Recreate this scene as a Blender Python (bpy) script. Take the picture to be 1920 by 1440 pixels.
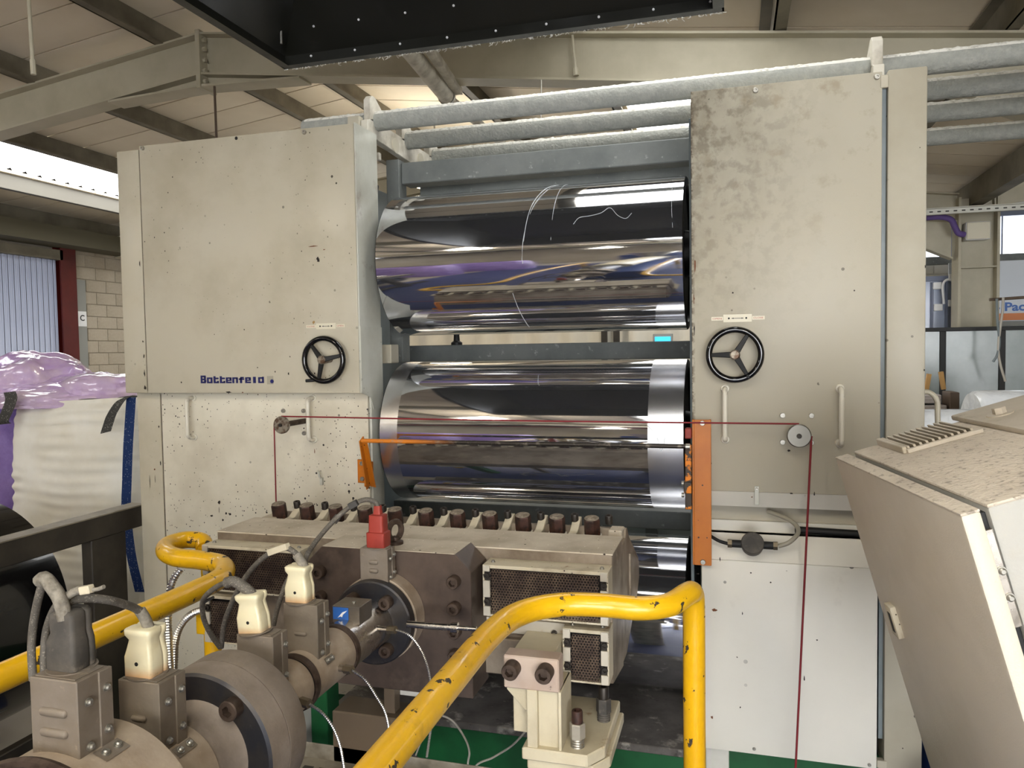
import bpy, bmesh, math, random
from mathutils import Vector, Matrix
random.seed(7)
for _o in list(bpy.data.objects): bpy.data.objects.remove(_o)
SC = bpy.context.scene
COL = SC.collection
PI = math.pi
def R(a): return math.radians(a)

# ------------------------------------------------------------------ camera
CAM = Vector((0, 0, 1.65)); FPX = 1442.0
_y, _p, _r = R(16.1149), R(2.5529), R(-0.8846)
_f = Vector((-math.sin(_y)*math.cos(_p), math.cos(_y)*math.cos(_p), -math.sin(_p)))
_rt = Vector((math.cos(_y), math.sin(_y), 0)); _up = _rt.cross(_f)
RT = math.cos(_r)*_rt + math.sin(_r)*_up
UP = -math.sin(_r)*_rt + math.cos(_r)*_up
cam_d = bpy.data.cameras.new('camera'); cam = bpy.data.objects.new('camera', cam_d); COL.objects.link(cam)
cam_d.sensor_width = 36; cam_d.lens = FPX/1920*36; cam_d.clip_start = 0.02; cam_d.clip_end = 200
mm = Matrix.Identity(4)
for i in range(3):
    mm[i][0] = RT[i]; mm[i][1] = UP[i]; mm[i][2] = -_f[i]; mm[i][3] = CAM[i]
cam.matrix_world = mm
SC.camera = cam
# ------------------------------------------------------------------ world + exposure
SC.view_settings.view_transform = 'Standard'; SC.view_settings.look = 'None'
SC.view_settings.gamma = 1; SC.view_settings.use_curve_mapping = False
SC.view_settings.exposure = 0.95
W = bpy.data.worlds.new('world'); SC.world = W; W.use_nodes = True
bg = W.node_tree.nodes['Background']; bg.inputs[0].default_value = (0.85, 0.92, 1, 1); bg.inputs[1].default_value = 0.8
SKYLIGHT = 3.6     # daylight coming through the translucent roof sheets
LAMP = 50.0         # warm high bay lamps

# ------------------------------------------------------------------ helpers
def at(px, py, X=None, Y=None, Z=None):
    d = RT*((px-960)/FPX) - UP*((py-720)/FPX) + _f
    t = (X-CAM.x)/d.x if X is not None else (Y-CAM.y)/d.y if Y is not None else (Z-CAM.z)/d.z
    return CAM + d*t
def lin(c):
    if isinstance(c, str):
        c = [int(c[i:i+2], 16)/255 for i in (0, 2, 4)]
        c = [x/12.92 if x <= .04045 else ((x+.055)/1.055)**2.4 for x in c]
    return (c[0], c[1], c[2], 1)
MATS = {}
def M(name, col, rough=.5, metal=0, layers=(), bump=None, emit=None, trans=0, alpha=1, spec=.5, ior=1.45, coat=0, aniso=0):
    m = bpy.data.materials.new(name); MATS[name] = m; m.use_nodes = True
    nt = m.node_tree; N = nt.nodes; L = nt.links; b = N['Principled BSDF']
    b.inputs['Base Color'].default_value = lin(col); b.inputs['Roughness'].default_value = rough
    b.inputs['Metallic'].default_value = metal; b.inputs['IOR'].default_value = ior
    b.inputs['Specular IOR Level'].default_value = spec; b.inputs['Alpha'].default_value = alpha
    b.inputs['Transmission Weight'].default_value = trans; b.inputs['Coat Weight'].default_value = coat
    b.inputs['Anisotropic'].default_value = aniso
    if emit: b.inputs['Emission Color'].default_value = lin(emit[0]); b.inputs['Emission Strength'].default_value = emit[1]
    tc = N.new('ShaderNodeTexCoord')
    def coords(st):
        if not st: return tc.outputs['Object']
        mp = N.new('ShaderNodeMapping'); mp.inputs['Scale'].default_value = st
        L.new(tc.outputs['Object'], mp.inputs['Vector']); return mp.outputs['Vector']
    ccur = None; rcur = None; mcur = None
    for l in layers:
        if l['t'] == 'n':
            n = N.new('ShaderNodeTexNoise'); n.inputs['Scale'].default_value = l['s']; n.inputs['Detail'].default_value = l.get('d', 5)
            n.inputs['Roughness'].default_value = l.get('rg', .6); n.inputs['Distortion'].default_value = l.get('ds', 0)
            L.new(coords(l.get('st')), n.inputs['Vector']); src = n.outputs['Fac']
        elif l['t'] == 'v':
            n = N.new('ShaderNodeTexVoronoi'); n.inputs['Scale'].default_value = l['s']
            L.new(coords(l.get('st')), n.inputs['Vector'])
            sep = N.new('ShaderNodeSeparateColor'); L.new(n.outputs['Color'], sep.inputs[0])
            # spot radius varies by cell: r = thr*(cell-dens)
            sub = N.new('ShaderNodeMath'); sub.operation = 'SUBTRACT'; L.new(sep.outputs[0], sub.inputs[0]); sub.inputs[1].default_value = 1-l['dens']
            mul = N.new('ShaderNodeMath'); mul.operation = 'MULTIPLY'; L.new(sub.outputs[0], mul.inputs[0]); mul.inputs[1].default_value = l['thr']/l['dens']
            lt = N.new('ShaderNodeMath'); lt.operation = 'LESS_THAN'; L.new(n.outputs['Distance'], lt.inputs[0]); L.new(mul.outputs[0], lt.inputs[1])
            src = lt.outputs[0]
        elif l['t'] == 'x':
            sx = N.new('ShaderNodeSeparateXYZ'); L.new(coords(l.get('st')), sx.inputs[0]); src = sx.outputs[l.get('ax', 0)]
        if l['t'] == 'v': fac = src
        else:
            mr = N.new('ShaderNodeMapRange'); L.new(src, mr.inputs[0]); mr.inputs[1].default_value = l['lo']; mr.inputs[2].default_value = l['hi']
            mr.inputs[3].default_value = 0; mr.inputs[4].default_value = 1; fac = mr.outputs[0]
        if 'mask' in l:
            n2 = N.new('ShaderNodeTexNoise'); n2.inputs['Scale'].default_value = l['mask'][0]; n2.inputs['Detail'].default_value = 3
            L.new(tc.outputs['Object'], n2.inputs['Vector'])
            m2 = N.new('ShaderNodeMapRange'); L.new(n2.outputs['Fac'], m2.inputs[0]); m2.inputs[1].default_value = l['mask'][1]; m2.inputs[2].default_value = l['mask'][2]
            mu = N.new('ShaderNodeMath'); mu.operation = 'MULTIPLY'; L.new(fac, mu.inputs[0]); L.new(m2.outputs[0], mu.inputs[1]); fac = mu.outputs[0]
        for ax_, lo_, hi_ in l.get('gm', ()):
            sx = N.new('ShaderNodeSeparateXYZ'); L.new(tc.outputs['Object'], sx.inputs[0])
            m2 = N.new('ShaderNodeMapRange'); L.new(sx.outputs[ax_], m2.inputs[0]); m2.inputs[1].default_value = lo_; m2.inputs[2].default_value = hi_
            mu = N.new('ShaderNodeMath'); mu.operation = 'MULTIPLY'; L.new(fac, mu.inputs[0]); L.new(m2.outputs[0], mu.inputs[1]); fac = mu.outputs[0]
        if l.get('k', 1) != 1:
            mu = N.new('ShaderNodeMath'); mu.operation = 'MULTIPLY'; L.new(fac, mu.inputs[0]); mu.inputs[1].default_value = l['k']; fac = mu.outputs[0]
        if 'c' in l:
            mx = N.new('ShaderNodeMix'); mx.data_type = 'RGBA'; L.new(fac, mx.inputs[0])
            if ccur: L.new(ccur, mx.inputs[6])
            else: mx.inputs[6].default_value = lin(col)
            mx.inputs[7].default_value = lin(l['c']); ccur = mx.outputs[2]
        if 'r' in l:
            mx = N.new('ShaderNodeMix'); L.new(fac, mx.inputs[0])
            if rcur: L.new(rcur, mx.inputs[2])
            else: mx.inputs[2].default_value = rough
            mx.inputs[3].default_value = l['r']; rcur = mx.outputs[0]
        if 'm' in l:
            mx = N.new('ShaderNodeMix'); L.new(fac, mx.inputs[0])
            if mcur: L.new(mcur, mx.inputs[2])
            else: mx.inputs[2].default_value = metal
            mx.inputs[3].default_value = l['m']; mcur = mx.outputs[0]
    if ccur: L.new(ccur, b.inputs['Base Color'])
    if ccur and emit: L.new(ccur, b.inputs['Emission Color'])
    if rcur: L.new(rcur, b.inputs['Roughness'])
    if mcur: L.new(mcur, b.inputs['Metallic'])
    if bump:
        n = N.new('ShaderNodeTexNoise'); n.inputs['Scale'].default_value = bump[0]; n.inputs['Detail'].default_value = 4
        L.new(coords(bump[2] if len(bump) > 2 else None), n.inputs['Vector'])
        bp = N.new('ShaderNodeBump'); bp.inputs['Strength'].default_value = bump[1]; bp.inputs['Distance'].default_value = bump[3] if len(bump) > 3 else .002
        L.new(n.outputs['Fac'], bp.inputs['Height']); L.new(bp.outputs['Normal'], b.inputs['Normal'])
    return m

WO = {}     # world origin of each object
def wo(o): return WO.get(o.name, Vector((0, 0, 0)))
def props(o, label=None, cat=None, group=None, kind=None):
    if label: o['label'] = label
    if cat: o['category'] = cat
    if group: o['group'] = group
    if kind: o['kind'] = kind
    return o
def thing(name, label, cat, loc, group=None, kind=None):
    o = bpy.data.objects.new(name, None); COL.objects.link(o); o.empty_display_size = .05
    o.location = loc; WO[o.name] = Vector(loc)
    return props(o, label, cat, group, kind)
def link(name, me, parent, origin, rot=None):
    o = bpy.data.objects.new(name, me); COL.objects.link(o)
    if parent is not None:
        o.parent = parent; o.location = Vector(origin)-wo(parent)
    else: o.location = origin
    if rot is not None: o.rotation_mode = 'QUATERNION'; o.rotation_quaternion = rot
    WO[o.name] = Vector(origin)
    return o
def fin(name, bm, mat, parent=None, smooth=False, angle=35, origin=None):
    """mesh in world coordinates -> object whose origin sits at the bottom centre of its bounds"""
    bm.normal_update()
    me = bpy.data.meshes.new(name)
    vs = [v.co for v in bm.verts]
    lo = Vector([min(v[i] for v in vs) for i in range(3)]); hi = Vector([max(v[i] for v in vs) for i in range(3)])
    o0 = Vector(origin) if origin is not None else Vector(((lo.x+hi.x)/2, (lo.y+hi.y)/2, lo.z))
    for v in bm.verts: v.co -= o0
    if smooth:
        for f in bm.faces: f.smooth = True
        for e in bm.edges:
            if len(e.link_faces) == 2 and e.calc_face_angle(0) > R(angle): e.smooth = False
    bm.to_mesh(me); bm.free()
    if mat: me.materials.append(MATS[mat] if isinstance(mat, str) else mat)
    return link(name, me, parent, o0)
def box_bm(lo, hi, bev=0, seg=1, bm=None):
    b = bmesh.new()
    bmesh.ops.create_cube(b, size=1)
    lo = Vector(lo); hi = Vector(hi)
    for v in b.verts: v.co = Vector([lo[i]+(v.co[i]+.5)*(hi[i]-lo[i]) for i in range(3)])
    if bev: bmesh.ops.bevel(b, geom=b.edges[:], offset=bev, segments=seg, affect='EDGES', profile=.5)
    if bm is None: return b
    return merge(bm, b)
def merge(a, b):
    me = bpy.data.meshes.new('tmp'); b.to_mesh(me); b.free(); a.from_mesh(me); bpy.data.meshes.remove(me); return a
def xf(bm, mat): bmesh.ops.transform(bm, matrix=mat, verts=bm.verts[:]); return bm
def box(name, mat, parent, lo, hi, bev=.002, seg=1): return fin(name, box_bm(lo, hi, bev, seg), mat, parent, smooth=seg > 1)
def frame_from(d):
    d = Vector(d).normalized(); return d.to_track_quat('Z', 'Y')
def lathe_bm(p0, axis, prof, seg=32, bm=None):
    """prof: list of (t, r) along axis"""
    bm = bm or bmesh.new(); q = frame_from(axis); p0 = Vector(p0); rings = []
    for t, r in prof:
        if r < 1e-6: rings.append([bm.verts.new(p0+q @ Vector((0, 0, t)))])
        else: rings.append([bm.verts.new(p0+q @ Vector((r*math.cos(2*PI*i/seg), r*math.sin(2*PI*i/seg), t))) for i in range(seg)])
    for a, b in zip(rings, rings[1:]):
        if len(a) == 1 and len(b) == 1: continue
        for i in range(seg):
            j = (i+1) % seg
            if len(a) == 1: bm.faces.new((a[0], b[j], b[i])[::-1])
            elif len(b) == 1: bm.faces.new((a[i], a[j], b[0]))
            else: bm.faces.new((a[i], a[j], b[j], b[i]))
    return bm
def cyl_bm(p0, p1, r, seg=24, bev=0, bm=None, r1=None):
    p0 = Vector(p0); p1 = Vector(p1); h = (p1-p0).length; r1 = r if r1 is None else r1
    pr = [(0, 0), (0, r-bev), (bev, r), (h-bev, r1), (h, r1-bev), (h, 0)] if bev else [(0, 0), (0, r), (h, r1), (h, 0)]
    return lathe_bm(p0, p1-p0, pr, seg, bm)
def cyl(name, mat, parent, p0, p1, r, seg=24, bev=0, r1=None): return fin(name, cyl_bm(p0, p1, r, seg, bev, r1=r1), mat, parent, smooth=True)
def lathe(name, mat, parent, p0, axis, prof, seg=32): return fin(name, lathe_bm(p0, axis, prof, seg), mat, parent, smooth=True)
def spline(pts, n=8):
    pts = [Vector(p) for p in pts]
    if len(pts) == 2: return [pts[0].lerp(pts[1], i/4) for i in range(5)]
    out = []; P = [2*pts[0]-pts[1]]+pts+[2*pts[-1]-pts[-2]]
    for i in range(1, len(P)-2):
        for k in range(n):
            t = k/n; a, b, c, d = P[i-1:i+3]
            out.append(.5*((2*b)+(c-a)*t+(2*a-5*b+4*c-d)*t*t+(3*b-a-3*c+d)*t**3))
    out.append(pts[-1]); return out
def tube_bm(path, r, seg=10, rib=0, caps=True, bm=None):
    bm = bm or bmesh.new(); n = len(path); rings = []
    tang = [(path[min(i+1, n-1)]-path[max(i-1, 0)]).normalized() for i in range(n)]
    nrm = tang[0].orthogonal().normalized()
    for i in range(n):
        nrm = (nrm-tang[i]*nrm.dot(tang[i])).normalized(); bi = tang[i].cross(nrm)
        rr = r(i/(n-1)) if callable(r) else r
        if rib and i % 2: rr *= 1-rib
        rings.append([bm.verts.new(path[i]+nrm*rr*math.cos(2*PI*k/seg)+bi*rr*math.sin(2*PI*k/seg)) for k in range(seg)])
    for a, b in zip(rings, rings[1:]):
        for k in range(seg): bm.faces.new((a[k], a[(k+1) % seg], b[(k+1) % seg], b[k]))
    if caps: bm.faces.new(rings[0][::-1]); bm.faces.new(rings[-1])
    return bm
def tube(name, mat, parent, pts, r, seg=10, n=8, rib=0, raw=False):
    return fin(name, tube_bm([Vector(p) for p in pts] if raw else spline(pts, n), r, seg, rib), mat, parent, smooth=True, angle=60)
def ribbed(name, mat, parent, pts, r, pitch, seg=12, rib=.16):
    P = spline(pts, 40); L_ = [0]
    for a, b in zip(P, P[1:]): L_.append(L_[-1]+(b-a).length)
    n = int(L_[-1]/pitch*2); out = []; j = 0
    for i in range(n+1):
        d = L_[-1]*i/n
        while j < len(P)-2 and L_[j+1] < d: j += 1
        out.append(P[j].lerp(P[j+1], (d-L_[j])/max(1e-9, L_[j+1]-L_[j])))
    return fin(name, tube_bm(out, r, seg, rib), mat, parent)
def prism_bm(poly, a0, a1, axis='x', bev=0, bm=None):
    """poly: 2D points; axis x -> (y,z), y -> (x,z), z -> (x,y)"""
    b = bmesh.new()
    def P(p, a): return {'x': (a, p[0], p[1]), 'y': (p[0], a, p[1]), 'z': (p[0], p[1], a)}[axis]
    A = [b.verts.new(P(p, a0)) for p in poly]; B = [b.verts.new(P(p, a1)) for p in poly]
    b.faces.new(A); b.faces.new(B[::-1]); n = len(poly)
    for i in range(n): b.faces.new((A[i], B[i], B[(i+1) % n], A[(i+1) % n]))
    bmesh.ops.recalc_face_normals(b, faces=b.faces[:])
    if bev: bmesh.ops.bevel(b, geom=b.edges[:], offset=bev, segments=1, affect='EDGES')
    return b if bm is None else merge(bm, b)
def prism(name, mat, parent, poly, a0, a1, axis='x', bev=0): return fin(name, prism_bm(poly, a0, a1, axis, bev), mat, parent)
def mesh_of(bm, name, mat, smooth=True):
    bm.normal_update()
    if smooth:
        for f in bm.faces: f.smooth = True
        for e in bm.edges:
            if len(e.link_faces) == 2 and e.calc_face_angle(0) > R(35): e.smooth = False
    me = bpy.data.meshes.new(name); bm.to_mesh(me); bm.free(); me.materials.append(MATS[mat]); return me
def inst(name, me, parent, loc, d=(0, 0, 1), spin=0):
    q = frame_from(d)
    if spin:
        from mathutils import Quaternion
        q = q @ Quaternion((0, 0, 1), spin)
    return link(name, me, parent, loc, q)
def socket_bm(r, h, hexr, depth, seg=24):
    """cap head with a hexagon socket, axis +Z, base at 0"""
    bm = bmesh.new()
    def ring(rf, z): return [bm.verts.new((rf(2*PI*i/seg)*math.cos(2*PI*i/seg), rf(2*PI*i/seg)*math.sin(2*PI*i/seg), z)) for i in range(seg)]
    hx = lambda a: hexr*math.cos(PI/6)/math.cos((a % (PI/3))-PI/6)
    rs = [ring(lambda a: r, 0), ring(lambda a: r, h*.9), ring(lambda a: r*.9, h), ring(hx, h), ring(hx, h-depth)]
    for a, b in zip(rs, rs[1:]):
        for i in range(seg): bm.faces.new((a[i], a[(i+1) % seg], b[(i+1) % seg], b[i]))
    bm.faces.new(rs[-1]); return bm
def hex_bm(r, h, top=.0):
    bm = bmesh.new()
    pr = [(0, r), (h*.92, r), (h, r*.9)]
    rs = [[bm.verts.new((rr*math.cos(PI/3*i), rr*math.sin(PI/3*i), t)) for i in range(6)] for t, rr in pr]
    for a, b in zip(rs, rs[1:]):
        for i in range(6): bm.faces.new((a[i], a[(i+1) % 6], b[(i+1) % 6], b[i]))
    bm.faces.new(rs[-1]); bm.faces.new(rs[0][::-1]); return bm
def pan_bm(r, h):
    """pan head screw with a cross recess"""
    bm = lathe_bm((0, 0, 0), (0, 0, 1), [(0, r*1.35), (h*.25, r*1.35), (h*.25, r), (h*.7, r), (h, r*.6), (h, 0)], 16)
    return bm
def text(name, body, mat, parent, width, height, loc, extrude=.0006, rot=(PI/2, 0, 0), bold=0.0):
    """flat lettering facing -Y; lower left corner at loc"""
    cu = bpy.data.curves.new('t', 'FONT'); cu.body = body; cu.size = 1; cu.extrude = 0; cu.offset = bold; cu.resolution_u = 4
    ob = bpy.data.objects.new('t', cu); COL.objects.link(ob)
    dg = bpy.context.evaluated_depsgraph_get(); dg.update(); me = bpy.data.meshes.new_from_object(ob.evaluated_get(dg))
    bpy.data.objects.remove(ob); bpy.data.curves.remove(cu)
    xs = [v.co.x for v in me.vertices]; ys = [v.co.y for v in me.vertices]
    sx = width/(max(xs)-min(xs)); sy = height/(max(ys)-min(ys)); x0 = min(xs); y0 = min(ys)
    rm = Matrix.Rotation(rot[2], 3, 'Z') @ Matrix.Rotation(rot[0], 3, 'X')
    for v in me.vertices: v.co = rm @ Vector(((v.co.x-x0)*sx, (v.co.y-y0)*sy, extrude))
    me.name = name; me.materials.clear(); me.materials.append(MATS[mat])
    return link(name, me, parent, loc)
def grid_bm(nu, nv, f, closeu=False):
    bm = bmesh.new(); vs = [[bm.verts.new(f(i/(nu if closeu else nu-1), j/(nv-1))) for j in range(nv)] for i in range(nu)]
    for i in range(nu if closeu else nu-1):
        for j in range(nv-1): bm.faces.new((vs[i][j], vs[(i+1) % nu][j], vs[(i+1) % nu][j+1], vs[i][j+1]))
    return bm
from mathutils import noise as MN
def nz(v, s=1): return MN.noise(Vector(v)*s)

# ------------------------------------------------------------------ materials
SPECK = dict(t='v', s=55, thr=.30, dens=.10, c='1c1713', st=(1, .4, 1), mask=(1.6, .45, .62))
SPECK2 = dict(t='v', s=120, thr=.32, dens=.10, c='2a221b', st=(1, .4, .8), mask=(2.2, .46, .6))
GRIME = dict(t='n', s=2.2, d=8, lo=.46, hi=.72, c='8d8068', k=.40, r=.55)
RUST = dict(t='n', s=5, d=8, lo=.66, hi=.8, c='6f4a2a', k=.5)
M('cream', 'bfb8a5', .28, spec=.4, layers=[dict(t='n', s=1.1, d=6, lo=.35, hi=.75, c='b0a78f', k=.7), GRIME, RUST, dict(SPECK, dens=.05), SPECK2], bump=(260, .10))
M('cream_post', 'b3ad9c', .36, spec=.25, layers=[dict(t='n', s=1.1, d=6, lo=.35, hi=.75, c='a59f8c', k=.6), GRIME, dict(SPECK, dens=.04)], bump=(260, .10))
M('handle_white', 'd6d0bf', .35, layers=[dict(t='n', s=20, d=7, lo=.55, hi=.7, c='a0978a')])
M('cream_splash', 'd9d3c1', .36, layers=[dict(t='n', s=1.1, d=6, lo=.35, hi=.75, c='bfb6a0', k=.6), GRIME, dict(SPECK, dens=.2, mask=(1.3, .38, .5)), dict(SPECK2, dens=.28, mask=(1.5, .36, .5))], bump=(260, .10))
M('cream_dirty', 'b3ad9c', .36, spec=.25, layers=[dict(t='n', s=1.3, d=6, lo=.35, hi=.75, c='b1a892', k=.6), dict(t='n', s=5, d=10, lo=.38, hi=.68, c='7d7361', k=.7, gm=((0, .22, -.30), (2, .55, 1.25))), dict(t='n', s=26, d=9, lo=.47, hi=.6, c='5e5546', k=.6, gm=((0, .15, -.28), (2, .45, 1.3))), dict(t='n', s=14, d=8, lo=.56, hi=.68, c='8a7b62', k=.45, gm=((2, .5, 1.3),)), dict(t='n', s=60, d=6, lo=.45, hi=.55, c='4a3a2a', k=.8, gm=((0, -.283, -.295),)), dict(SPECK, dens=.03)], bump=(260, .10))
M('cream_low', 'dedace', .42, layers=[dict(t='n', s=1.4, d=6, lo=.4, hi=.75, c='cdc8bc', k=.6), dict(SPECK, dens=.05, s=30), dict(t='n', s=4, d=9, lo=.62, hi=.8, c='8a7f6d', k=.5)], bump=(220, .08))
M('side_paint', 'c0c0b4', .38, layers=[dict(t='n', s=3, d=9, lo=.45, hi=.7, c='9a9585', k=.7), dict(t='n', s=7, d=9, lo=.58, hi=.72, c='7c6553', k=.7), dict(SPECK, dens=.12), SPECK2], bump=(150, .2))
M('edge_dark', '6b6253', .6, layers=[dict(t='n', s=12, d=6, lo=.4, hi=.6, c='3a3329')])
M('chrome', (.70, .71, .74), .035, .975, layers=[dict(t='n', s=3, d=8, lo=.4, hi=.75, r=.085, st=(1, 14, 14)), dict(t='n', s=6, d=3, lo=.5, hi=.8, c=(.62, .63, .66))])
M('chrome_satin', (.78, .78, .79), .27, .98)
M('roll_end', '2a2927', .45, .6, layers=[dict(t='n', s=18, d=7, lo=.4, hi=.65, c='15130f')])
M('strand', 'e8ecef', .25, trans=.3)
M('steel_bg', '6a6d6a', .55, layers=[dict(t='n', s=6, d=8, lo=.4, hi=.7, c='575b59'), dict(t='n', s=30, d=6, lo=.62, hi=.72, c='a7aaa6', k=.6)], bump=(120, .1))
M('steel_blue', '757e80', .45, layers=[dict(t='n', s=4, d=8, lo=.4, hi=.7, c='5e686a')])
M('dust_pipe', '92948d', .85, layers=[dict(t='n', s=26, d=9, lo=.42, hi=.7, c='abaaa2', k=.7), dict(t='n', s=60, d=6, lo=.62, hi=.76, c='85837a', k=.7)], bump=(90, .9, None, .006))
M('dust_lint', 'd9d7ce', .95, layers=[dict(t='n', s=60, d=6, lo=.5, hi=.72, c='a5a297')], bump=(150, .8, None, .004))
M('white_dirty', 'cdc8ba', .55, layers=[dict(t='n', s=9, d=9, lo=.45, hi=.66, c='8d8473', k=.7)], bump=(160, .25))
M('black_gloss', '0c0c0d', .12, coat=.4)
M('black_matte', '171716', .6)
M('black_paint', '1d1d18', .32, layers=[dict(t='n', s=5, d=8, lo=.45, hi=.7, r=.5)], bump=(45, .2))
M('hub_grey', '8f8778', .45, .5, layers=[dict(t='n', s=60, d=6, lo=.45, hi=.6, c='5c4636')])
M('orange', 'c06f1a', .42, layers=[dict(t='n', s=6, d=8, lo=.45, hi=.75, c='a8560f', k=.7), dict(t='v', s=70, thr=.35, dens=.10, c='3a2412')])
M('orange_worn', '3b322a', .5, .4, layers=[dict(t='n', s=22, d=6, lo=.52, hi=.56, c='c9751f')])
M('rod_worn', '3a3530', .4, .6, layers=[dict(t='x', ax=0, lo=-.22, hi=-.42, c='cf7a25', r=.4, m=0), dict(t='n', s=40, d=6, lo=.55, hi=.7, c='8d8375', k=.6)])
M('red_cord', '7a1a21', .6)
M('alu', '8f8c84', .38, .9, layers=[dict(t='n', s=5, d=3, lo=.4, hi=.7, r=.45)], aniso=.5)
M('zinc', 'a9a69d', .4, .9)
M('yellow', 'e5b313', .3, layers=[dict(t='n', s=3, d=4, lo=.3, hi=.8, c='d6a00e'), dict(t='n', s=30, d=5, lo=.635, hi=.645, c='3b3225', r=.7), dict(t='n', s=9, d=7, lo=.6, hi=.78, c='8f6c1c', k=.7)], bump=(38, .35, None, .004), coat=.2)
M('die_steel', '9c8f7e', .48, .55, layers=[dict(t='n', s=5, d=9, lo=.38, hi=.66, c='6a5c4c', r=.6), dict(t='n', s=16, d=8, lo=.6, hi=.72, c='b9ab94', k=.6), dict(t='n', s=3, d=6, lo=.56, hi=.74, c='4a3a2c', k=.7)], bump=(90, .15))
M('die_top', 'c6bba8', .8, .05, layers=[dict(t='n', s=6, d=9, lo=.4, hi=.66, c='a99d89'), dict(t='v', s=160, thr=.3, dens=.12, c='f0ece0'), dict(t='v', s=80, thr=.3, dens=.1, c='3a3026')], bump=(150, .3))
M('block_dark', '63554b', .5, .5, layers=[dict(t='n', s=4, d=8, lo=.4, hi=.7, c='3a302b'), dict(t='n', s=9, d=8, lo=.58, hi=.75, c='6f6154', k=.7)], bump=(110, .12))
M('bolt_brown', '54463c', .55, .5, layers=[dict(t='n', s=40, d=6, lo=.45, hi=.65, c='3a2d25')])
M('bolt_rust', '4b3128', .6, .3, layers=[dict(t='n', s=40, d=6, lo=.4, hi=.62, c='2a201b'), dict(t='n', s=30, d=6, lo=.6, hi=.7, c='7c4a35')])
M('bolt_top', '8e8272', .7, .2, layers=[dict(t='n', s=60, d=6, lo=.4, hi=.6, c='6c6152')])
M('screw_dark', '3b3631', .45, .6)
M('cover_cream', 'c3b9a1', .6, layers=[dict(t='n', s=14, d=8, lo=.5, hi=.7, c='9a8c73', k=.7), dict(t='n', s=30, d=6, lo=.66, hi=.74, c='7a4a24', k=.8), dict(t='v', s=150, thr=.3, dens=.1, c='4a4035')], bump=(200, .2))
M('tab_light', 'bfb8a8', .45, .2, layers=[dict(t='n', s=30, d=6, lo=.6, hi=.72, c='8a6a48', k=.7)])
M('mesh_brown', '4a3c33', .5, .55, layers=[dict(t='n', s=20, d=6, lo=.45, hi=.65, c='6d5c4b')])
M('heater_dark', '1d1714', .7)
M('band_tan', 'b4a592', .55, .25, layers=[dict(t='n', s=7, d=9, lo=.4, hi=.66, c='917f6b'), dict(t='n', s=45, d=6, lo=.6, hi=.72, c='c3b199', k=.5)], bump=(140, .2))
M('flange_tan', '92867a', .68, .2, layers=[dict(t='n', s=7, d=9, lo=.4, hi=.66, c='75685a'), dict(t='n', s=70, d=6, lo=.6, hi=.75, c='9a8a78', k=.5), dict(t='n', s=13, d=8, lo=.66, hi=.74, c='8e5f45', k=.6)], bump=(150, .3))
M('flange_blue', '37383d', .42, .7, layers=[dict(t='n', s=9, d=8, lo=.42, hi=.66, c='4c4640'), dict(t='n', s=26, d=8, lo=.6, hi=.72, c='6b6a6a', k=.5)], bump=(120, .15))
M('pipe_chrome', (.6, .57, .53), .16, 1, layers=[dict(t='n', s=10, d=8, lo=.42, hi=.62, c=(.38, .33, .27), r=.5)])
M('box_tan', '80766a', .6, .25, layers=[dict(t='n', s=9, d=9, lo=.4, hi=.66, c='6f6354'), dict(t='n', s=50, d=6, lo=.62, hi=.74, c='a89a86', k=.5)], bump=(150, .2))
M('box_tan2', '7d7263', .6, .2, layers=[dict(t='n', s=9, d=9, lo=.4, hi=.66, c='655b4e'), dict(t='n', s=20, d=6, lo=.66, hi=.74, c='6d3a28', k=.7)], bump=(150, .2))
M('ceramic', 'd8cfae', .3, layers=[dict(t='n', s=14, d=6, lo=.5, hi=.75, c='c3b48a'), dict(t='x', ax=2, lo=.016, hi=-.002, c='b9763a', k=.75), dict(t='n', s=60, d=5, lo=.66, hi=.75, c='8b7a5a', k=.6)], coat=.2)
M('rubber_dark', '3d3a36', .7, layers=[dict(t='n', s=12, d=8, lo=.42, hi=.66, c='5a544c'), dict(t='n', s=60, d=5, lo=.6, hi=.75, c='867c6e', k=.5)])
M('red_rubber', '92352a', .55, layers=[dict(t='n', s=18, d=8, lo=.5, hi=.75, c='7c2a21')])
M('braid', '6b665e', .7, .3, layers=[dict(t='v', s=330, thr=.5, dens=.9, c='8e877b'), dict(t='n', s=30, d=6, lo=.45, hi=.7, c='504a42', k=.7)], bump=(500, .5))
M('tape_grey', '8b8579', .9, layers=[dict(t='n', s=70, d=8, lo=.4, hi=.65, c='655f55')], bump=(160, .7))
M('flex_steel', (.62, .6, .56), .3, 1)
M('wire_white', 'b5afa3', .6)
M('wire_dark', '3a3733', .6)
M('brass', '7f735f', .4, .8)
M('brushed', '8d857a', .35, .8, layers=[dict(t='n', s=9, d=7, lo=.42, hi=.7, c='6f665a', r=.5)])
M('clear_hose', 'a9a392', .35, trans=.35)
M('lid_paint', 'b9af9f', .6, layers=[dict(t='n', s=8, d=9, lo=.42, hi=.7, c='a59a86'), dict(t='n', s=40, d=8, lo=.6, hi=.72, c='7c7264', k=.5)], bump=(200, .3))
M('console_face', 'd0c6b5', .42, layers=[dict(t='n', s=3, d=6, lo=.4, hi=.75, c='b0a592', k=.7), dict(t='v', s=30, thr=.2, dens=.03, c='3a322a')], bump=(330, .25))
M('console_top', 'cabfae', .9, layers=[dict(t='n', s=7, d=9, lo=.40, hi=.72, c='ab9f90', k=.8), dict(t='n', s=90, d=8, lo=.56, hi=.66, c='6e655a', k=.6), dict(t='n', s=130, d=4, lo=.64, hi=.72, c='e2dbd0', k=.8)], bump=(120, .7, None, .004))
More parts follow.
